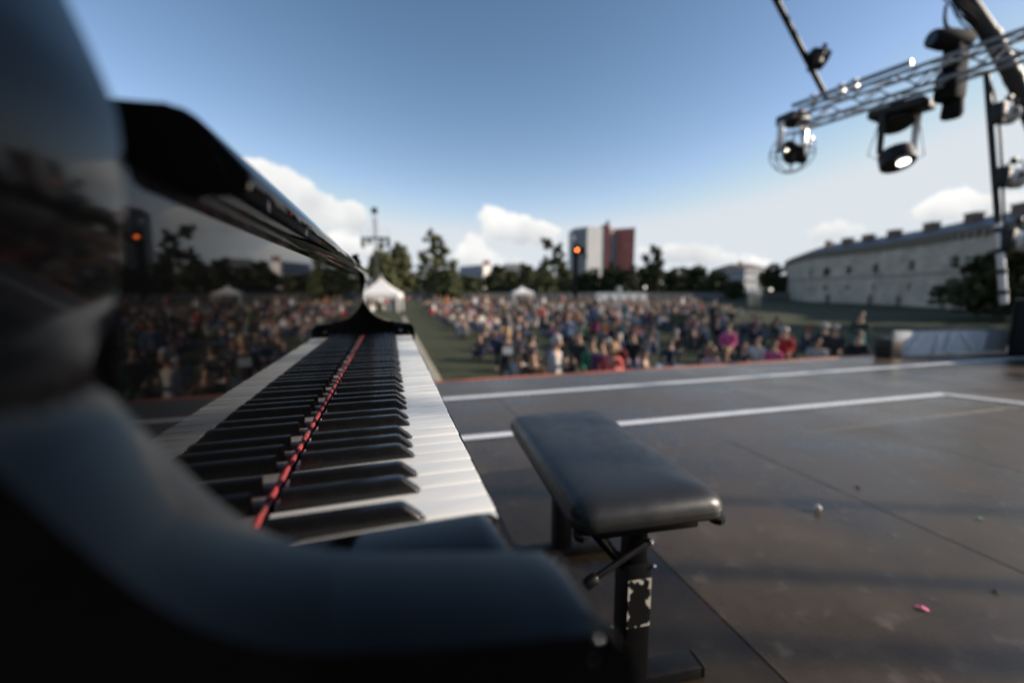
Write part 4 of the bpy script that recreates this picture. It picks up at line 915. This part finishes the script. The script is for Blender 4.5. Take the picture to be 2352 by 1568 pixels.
down = ((.22, .02, .20), (.23, -.04, -.04), (.23, -.07, -.13)); fold = ((.24, -.04, .21), (.06, -.20, .24), (-.02, -.20, .25)); hold = ((.22, -.08, .20), (.14, -.26, .26), (.10, -.30, .30)); lap = ((.22, -.04, .20), (.15, -.24, .06), (.09, -.30, .05)); raise_ = ((.24, -.12, .36), (.14, -.22, .58), (.10, -.22, .66)); rear = ((.24, .14, .22), (.26, .24, .0), (.27, .26, -.06))
stand = ((.10, -.01, -.46), (.10, .03, -.86), (.11, -.12, -.90)); step = ((.11, -.10, -.44), (.11, -.04, -.85), (.12, -.19, -.89)); chair = ((.11, -.42, -.03), (.12, -.44, -.42), (.12, -.57, -.46)); cross = ((.30, -.34, .02), (-.04, -.42, -.10), (-.16, -.44, -.10)); ext = ((.12, -.42, .10), (.13, -.78, -.08), (.14, -.86, .02)); kneeup = ((.13, -.30, .26), (.12, -.48, -.09), (.12, -.62, -.11))
POSES = {'stand_down': pose((0, 0, .92), (down, down), (stand, step)), 'stand_fold': pose((0, 0, .92), (fold, fold), (stand, stand)), 'stand_phone': pose((0, 0, .92), (raise_, down), (step, stand)), 'walk': pose((0, 0, .92), (down, hold), (step, ((.1, .12, -.44), (.1, .3, -.8), (.1, .2, -.9))), (0, -.08)),
         'chair': pose((0, 0, .50), (lap, lap), (chair, chair), (0, -.05)), 'chair_lean': pose((0, 0, .50), (hold, lap), (chair, ((.14, -.40, .0), (.16, -.50, -.40), (.17, -.62, -.46))), (.06, -.22)),
         'cross': pose((0, 0, .13), (lap, lap), (cross, cross), (0, -.10)), 'ext': pose((0, 0, .13), (rear, lap), (ext, kneeup), (0, .14)), 'knees': pose((0, 0, .13), (hold, hold), (kneeup, kneeup), (.03, -.12)), 'ext2': pose((0, 0, .13), (rear, rear), (ext, ext), (.05, .2))}
BODY = {k: skin_body(j, LK, 1) for k, j in POSES.items()}
def hair_mesh(J, long=False):
    c = Vector(J['head_mid'][0]) + Vector((0, .012, .018)); bm2 = bmesh.new(); rings = []
    for i in range(7):
        th = math.pi*(.02+.60*i/6); row = []
        for k in range(14):
            a = 2*math.pi*k/14; f = max(0, -math.sin(a)); t = th*(1-.42*f)
            row.append(bm2.verts.new(c+Vector((.093*math.sin(t)*math.cos(a), .115*math.sin(t)*math.sin(a), .122*math.cos(t) - (.16*max(0, (i-4)/2)*(1-f) if long else 0)))))
        rings.append(row)
    for A, B in zip(rings, rings[1:]):
        for k in range(14): bm2.faces.new((A[k], A[(k+1) % 14], B[(k+1) % 14], B[k]))
    bm2.faces.new(rings[0])
    me = bpy.data.meshes.new('hair'); bm2.to_mesh(me); bm2.free()
    for p in me.polygons: p.use_smooth = True
    return me
HAIR = {(k, l): hair_mesh(j, l) for k, j in POSES.items() for l in (False, True)}
def hat_mesh(J):
    c = Vector(J['head_mid'][0])+Vector((0, .01, .06)); m = MB(); m.lathe([(.17, -.01), (.165, .0), (.104, .005), (.10, .05), (.085, .085), (.02, .10)], c, (0, 0, 1), 14); return m.mesh('hat', 50)
HAT = {k: hat_mesh(j) for k, j in POSES.items()}
CL = {'black': (.012, .012, .014), 'charcoal': (.035, .036, .04), 'navy': (.016, .022, .05), 'dark blue': (.03, .05, .11), 'denim blue': (.08, .13, .24), 'light blue': (.25, .38, .55), 'grey': (.16, .16, .165), 'pale grey': (.42, .42, .42), 'white': (.76, .75, .73), 'cream': (.6, .54, .42), 'brown': (.08, .05, .032), 'olive': (.07, .075, .04), 'dark green': (.02, .05, .035), 'green': (.06, .24, .12), 'teal': (.04, .2, .22), 'red': (.42, .03, .03), 'dark red': (.14, .015, .02), 'coral pink': (.75, .16, .15), 'pink': (.62, .1, .26), 'pale pink': (.6, .38, .42), 'purple': (.16, .05, .16), 'orange': (.6, .2, .05), 'yellow': (.6, .45, .1)}
CM = {k: mat('cloth_'+k.replace(' ', '_'), v, .9, noise=(14, tuple(x*.75 for x in v), 2)) for k, v in CL.items()}
HR = {'black': mat('hair_black', (.012, .01, .009), .6), 'brown': mat('hair_brown', (.05, .03, .018), .6), 'fair': mat('hair_fair', (.32, .2, .09), .6), 'grey': mat('hair_grey', (.38, .37, .36), .6), 'auburn': mat('hair_auburn', (.14, .05, .02), .6)}
def person(p, pz, top, legs_, hair, label, group='spectators on the lawn', rz=None, sc=1, hat=None, longh=False, skin=0, z=GZ):
    p = Vector((p[0], p[1], z)); 
    if rz is None: rz = math.atan2(p.x, p.y)*-1 + 0     # facing the stage
    o = bpy.data.objects.new('person', BODY[pz]); COL.objects.link(o); o.location = p; o.rotation_euler = (0, 0, rz); o.scale = (sc, sc, sc)
    for i, mm in enumerate((SKIN[skin], CM[top], CM[legs_], CM['black' if legs_ != 'black' else 'charcoal'])): o.material_slots[i].link = 'OBJECT'; o.material_slots[i].material = mm
    tag(o, label, 'person', group)
    if hair: h = link('hair', HAIR[(pz, longh)], None, o); h.data.materials or h.data.materials.append(HR['brown']); h.material_slots[0].link = 'OBJECT'; h.material_slots[0].material = HR[hair]
    if hat: h = link('hat', HAT[pz], None, o); h.data.materials or h.data.materials.append(CM['white']); h.material_slots[0].link = 'OBJECT'; h.material_slots[0].material = CM[hat]
    return o
def folding_chair(p, rz, c, label):
    t = thing('camp_chair', label, 'chair', (p[0], p[1], GZ), rz, 'camp chairs in the front row')
    MB().box((-.24, -.24, .38), (.24, .22, .405), .01).build('seat', CM[c], t); MB().box((-.24, .22, .42), (.24, .245, .85), .01).build('backrest', CM[c], t)
    for x in (-.25, .25):
        MB().cyl((x, -.24, 0), (x, .24, .42), .012, n=6).build('leg', STEEL, t); MB().cyl((x, .24, 0), (x, .235, .86), .012, n=6).build('leg', STEEL, t)
front = []
def fr(u, d, pz, top, legs_, hair, label, **k):
    p = at(u, d); front.append((p.x, p.y)); o = person((p.x, p.y), pz, top, legs_, hair, label, 'people in the front rows', **k)
    if pz.startswith('chair'): folding_chair((p.x, p.y), o.rotation_euler.z, k.get('cc', 'navy') if False else 'charcoal', 'dark camp chair under the ' + ' '.join(label.replace('haired person', 'haired sitter').replace('person ', 'sitter ').split()[:11]))
    return o
g1 = fr(1165, 8.5, 'stand_down', 'black', 'charcoal', 'fair', 'person standing at the stage front in a black top with a pale print', longh=True, sc=.94)
b_ = MB(); b_.box((-.10, -.135, 1.16), (.10, -.128, 1.32), .003); b_.build('shirt_print', CM['white'], g1, None)
fr(1272, 7.3, 'walk', 'pale grey', 'grey', 'grey', 'grey haired person walking past the stage front in a long pale grey jacket', sc=.93, rz=R(40))
fr(1190, 7.9, 'chair_lean', 'pale grey', 'navy', 'brown', 'person in a pale patterned shirt sitting beside the standing girl')
fr(1225, 7.7, 'chair', 'brown', 'black', 'brown', 'person in brown sitting with hands on knees left of the walking man')
fr(1361, 9.5, 'chair', 'green', 'black', 'brown', 'person in a green shirt sitting left of the coral pink jacket')
fr(1403, 8.8, 'chair_lean', 'coral pink', 'light blue', 'fair', 'person in a coral pink jacket sitting at the stage edge', longh=True)
fr(1384, 9.2, 'chair', 'purple', 'purple', 'brown', 'person in purple sitting close behind the coral pink jacket')
fr(1418, 9.9, 'chair', 'dark red', 'brown', 'auburn', 'person in dark red sitting behind and right of the coral pink jacket')
fr(1487, 10.2, 'ext', 'charcoal', 'charcoal', 'grey', 'person in dark grey sitting on the grass with legs stretched out', hat='charcoal', rz=R(25))
fr(1455, 11.2, 'chair', 'black', 'denim blue', 'black', 'person in black top and jeans seated right of the coral jacket')
fr(1638, 10.8, 'cross', 'pale pink', 'denim blue', 'auburn', 'person in pale pink sitting on a blanket at the stage edge', longh=True)
fr(1669, 10.7, 'knees', 'charcoal', 'navy', 'fair', 'fair haired person in dark clothes beside the pale pink sitter')
fr(1802, 12.2, 'chair', 'red', 'black', 'grey', 'grey haired person in a red vest with bright pink sleeves')
fr(1780, 12.0, 'cross', 'pink', 'black', 'brown', 'person in bright pink left of the red vest')
fr(1892, 13.4, 'chair', 'black', 'navy', 'grey', 'person in black wearing a pale sun hat near the open lawn', hat='pale grey')
fr(1880, 12.6, 'cross', 'pale grey', 'black', 'brown', 'person in pale grey sitting low in front of the sun hat')
fr(1918, 12.8, 'chair', 'charcoal', 'navy', 'grey', 'grey haired person at the right end of the crowd')
fr(1972, 12.6, 'stand_fold', 'dark green', 'teal', 'brown', 'person standing alone on the open lawn in green jacket and teal trousers')
fr(1972, 10.9, 'chair', 'black', 'navy', 'black', 'dark dressed person sitting apart near the white banner')
fr(1740, 13.0, 'cross', 'white', 'navy', 'brown', 'person in white sitting left of the bright pink sitter')
fr(1672, 13.6, 'chair', 'pink', 'black', 'brown', 'person in magenta seated in the rows behind the pale pink sitter')
fr(1330, 11.0, 'chair', 'charcoal', 'black', 'brown', 'person in charcoal seated left of the green shirt')
fr(1300, 9.6, 'cross', 'black', 'charcoal', 'black', 'person in black sitting low right of the walking man')
fr(1540, 12.4, 'ext2', 'navy', 'navy', 'black', 'person in navy leaning back on the grass')
q = at(1206, 7.62); hb = MB(); hb.lathe([(.03, -.02), (.09, .0), (.11, .06), (.09, .15), (.03, .19)], (0, 0, 0), (.2, .1, 1), 14); bg_ = hb.build('cream_bag', CM['cream'], None, 60); bg_.location = (q.x, q.y, GZ+.62); tag(bg_, 'small cream bag on the lap of the sitter in the pale patterned shirt', 'bag')
# picnic bags and blankets
for (u, d, c, s, lb_) in ((1640, 10.6, 'navy', (1.5, 1.2), 'navy picnic blanket under the pale pink sitter'), (1560, 12.6, 'light blue', (1.2, 1.0), 'light blue blanket on the grass beside the navy sitter'), (1700, 11.9, 'cream', (1.3, 1.0), 'cream blanket between the pale pink and the bright pink sitters'), (1820, 12.4, 'pale pink', (1.3, 1.0), 'pale pink blanket beside the red vest'), (1335, 8.7, 'charcoal', (1.0, .8), 'dark blanket left of the coral pink jacket')):
    q = at(u, d); m = MB(); nx = 6
    for i in range(nx):
        for j in range(nx):
            def P(i, j): return ((i/nx-.5)*s[0], (j/nx-.5)*s[1], .02+.02*math.sin(i*2.1+j*1.3))
            m.face([P(i, j), P(i+1, j), P(i+1, j+1), P(i, j+1)])
    o = m.build('blanket', CM[c], None, 80); o.location = (q.x, q.y, GZ); o.rotation_euler = (0, 0, rnd.uniform(-.6, .6)); tag(o, lb_, 'blanket', 'picnic blankets on the lawn')
# ---- the crowd
pal = ['black']*16+['charcoal']*13+['navy']*14+['dark blue']*6+['denim blue']*4+['grey']*5+['pale grey']*4+['white']*7+['cream']*3+['brown']*4+['olive']*3+['dark green']*2+['green']+['teal']*2+['light blue']*3+['red']*2+['dark red']*2+['coral pink']*1+['pink']*1+['pale pink']*1+['purple']*2+['orange']
lpal = ['black']*6+['navy']*5+['dark blue']*3+['denim blue']*4+['charcoal']*4+['brown']*2+['grey']*2+['cream']+['olive']
left_edge = [(1140, 9.5), (1045, 24), (985, 40), (955, 62), (945, 96)]; right_edge = [(1960, 9.5), (1915, 13.5), (1835, 18), (1765, 26), (1700, 38), (1560, 60), (1440, 80), (1330, 96)]
def interp(t, d):
    for (u0, d0_), (u1, d1_) in zip(t, t[1:]):
        if d0_ <= d <= d1_: return u0+(u1-u0)*(d-d0_)/(d1_-d0_)
    return t[-1][0] if d > t[-1][1] else t[0][0]
spots = []
d = 12.0
while d < 60:
    ul, ur = interp(left_edge, d), interp(right_edge, d); step_ = .9*FPX/d; u = ul + rnd.uniform(0, step_)
    dens_ = .8 if d < 17 else .9 if d < 24 else 1.0 if d < 50 else .8
    while u < ur:
        q = at(u+rnd.uniform(-.25, .25)*step_, d+rnd.uniform(-.4, .4))
        edge_ = max(0, (u-(ur-.25*(ur-ul)))/(.25*(ur-ul)))
        cl_n = .5+.5*math.sin(q.x*.9+1.3*math.sin(q.y*.5))*math.sin(q.y*.7+1.1*math.sin(q.x*.4))
        if rnd.random() < dens_*(.95-.45*edge_)*(.45+.65*cl_n) and all((q.x-a)**2+(q.y-b)**2 > .45 for a, b in front): spots.append((d, u, q))
        u += step_*rnd.uniform(.85, 1.5)
    d += 1.2 if d < 40 else 1.5
# spectators left of the aisle, far back
for k in range(150):
    d = rnd.uniform(34, 80); u = rnd.uniform(620, 905 if d > 44 else 860); spots.append((d, u, at(u, d)))
for k in range(34):
    d = rnd.uniform(66, 100); u = rnd.uniform(930, 1640); spots.append((d+200, u, at(u, d)))
spots.sort(key=lambda s: s[0] if s[1] > 940 else s[0]+60)
used_ = {}
HN = {'black': 'black', 'brown': 'brown', 'fair': 'fair', 'grey': 'grey', 'auburn': 'auburn'}
near_, far_ = spots[:276], spots[276:]
for (d, u, q) in near_:
    pz = rnd.choices(['chair', 'chair_lean', 'cross', 'ext', 'knees', 'stand_down', 'stand_fold', 'stand_phone'], [0, 0, 34, 22, 30, 2, 1.5, .6])[0]
    top, lg = rnd.choice(pal if d > 17 else pal[:55]), rnd.choice(lpal if d > 17 else lpal[:12]); hr = rnd.choices(list(HR), [3, 5, 3, 2, 2])[0]; lo_ = rnd.random() < .45; ht = rnd.choice(['white', 'cream', 'navy', 'black', 'red', 'pale grey']) if rnd.random() < .12 else None
    verb = {'cross': 'cross legged', 'ext': 'with one leg stretched', 'knees': 'with knees drawn up', 'stand_down': 'standing', 'stand_fold': 'standing with folded arms', 'stand_phone': 'standing with raised arm'}[pz]
    f = (u-interp(left_edge, d))/(interp(right_edge, d)-interp(left_edge, d)); where = 'by the aisle' if f < .25 else 'left of the middle' if f < .5 else 'right of the middle' if f < .75 else 'towards the open lawn'
    row = 'front rows' if d < 15 else 'middle rows' if d < 20 else 'farther rows'
    core = '%s haired person %s in %s%s' % (hr, verb, top, ' with %s hat' % ht if ht else '')
    lb_ = core
    for more in ('', ' and %s trousers' % lg, ', %s' % where, ', %s, %s' % (row, where)):
        lb_ = core + more
        if lb_ not in used_ and len(lb_.split()) <= 16: break
    while len(lb_.split()) > 16: lb_ = ' '.join(lb_.split()[:-1])
    used_[lb_] = used_.get(lb_, 0)+1
    if pz.startswith('chair') and rnd.random() < .6: pass
    zz = GZ - (.12 if pz.startswith('chair') else 0)
    person((q.x, q.y), pz, top, lg, hr, lb_, rz=-math.atan2(q.x, q.y)+rnd.uniform(-.5, .5), sc=rnd.uniform(.9, 1.06), hat=ht, longh=lo_, skin=rnd.choice((0, 0, 1, 2)), z=GZ)
# everyone further back: one mass of simple figures, each with its own clothing colour
mm_ = bpy.data.materials.new('crowd_cloth'); mm_.use_nodes = True; va = mm_.node_tree.nodes.new('ShaderNodeVertexColor'); va.layer_name = 'cloth'; bs_ = mm_.node_tree.nodes['Principled BSDF']; bs_.inputs['Roughness'].default_value = .9; mm_.node_tree.links.new(va.outputs[0], bs_.inputs['Base Color'])
bmc = bmesh.new(); cl_ = bmc.loops.layers.float_color.new('cloth')
def puff(c, r, col, n=6):
    rows = []
    for i in range(4):
        th = math.pi*(.12+.76*i/3); rows.append([bmc.verts.new((c[0]+r[0]*math.sin(th)*math.cos(2*math.pi*k/n), c[1]+r[1]*math.sin(th)*math.sin(2*math.pi*k/n), c[2]+r[2]*math.cos(th))) for k in range(n)])
    fs = [bmc.faces.new((A[k], B[k], B[(k+1) % n], A[(k+1) % n])) for A, B in zip(rows, rows[1:]) for k in range(n)] + [bmc.faces.new(rows[0]), bmc.faces.new(rows[-1][::-1])]
    for f in fs:
        f.smooth = True
        for l in f.loops: l[cl_] = (*col, 1)
for (d, u, q) in far_:
    st_ = rnd.random() < (.04 if d < 45 else .12); h0 = .75 if st_ else (.28 if rnd.random() < .25 else .04)
    top, lg = CL[rnd.choice(pal)], CL[rnd.choice(lpal)]; sk_ = rnd.choice(((.48, .28, .19), (.33, .18, .115), (.54, .35, .26))); hr = rnd.choice(((.012, .01, .009), (.05, .03, .018), (.32, .2, .09), (.38, .37, .36)))
    x, y = q.x, q.y
    puff((x, y, GZ+h0+.38), (.21, .15, .36), top); puff((x, y-.02, GZ+h0+.83), (.10, .11, .14), sk_); puff((x+.01, y+.035, GZ+h0+.87), (.105, .11, .13), hr)
    if st_: puff((x, y, GZ+.42), (.16, .13, .46), lg)
    else: puff((x-.05, y-.25, GZ+h0+.1), (.2, .32, .13), lg)
mec = bpy.data.meshes.new('crowd'); bmc.to_mesh(mec); bmc.free()
tag(link('crowd', mec, mm_), 'dense mass of seated and standing spectators filling the back of the field', 'crowd', kind='stuff')
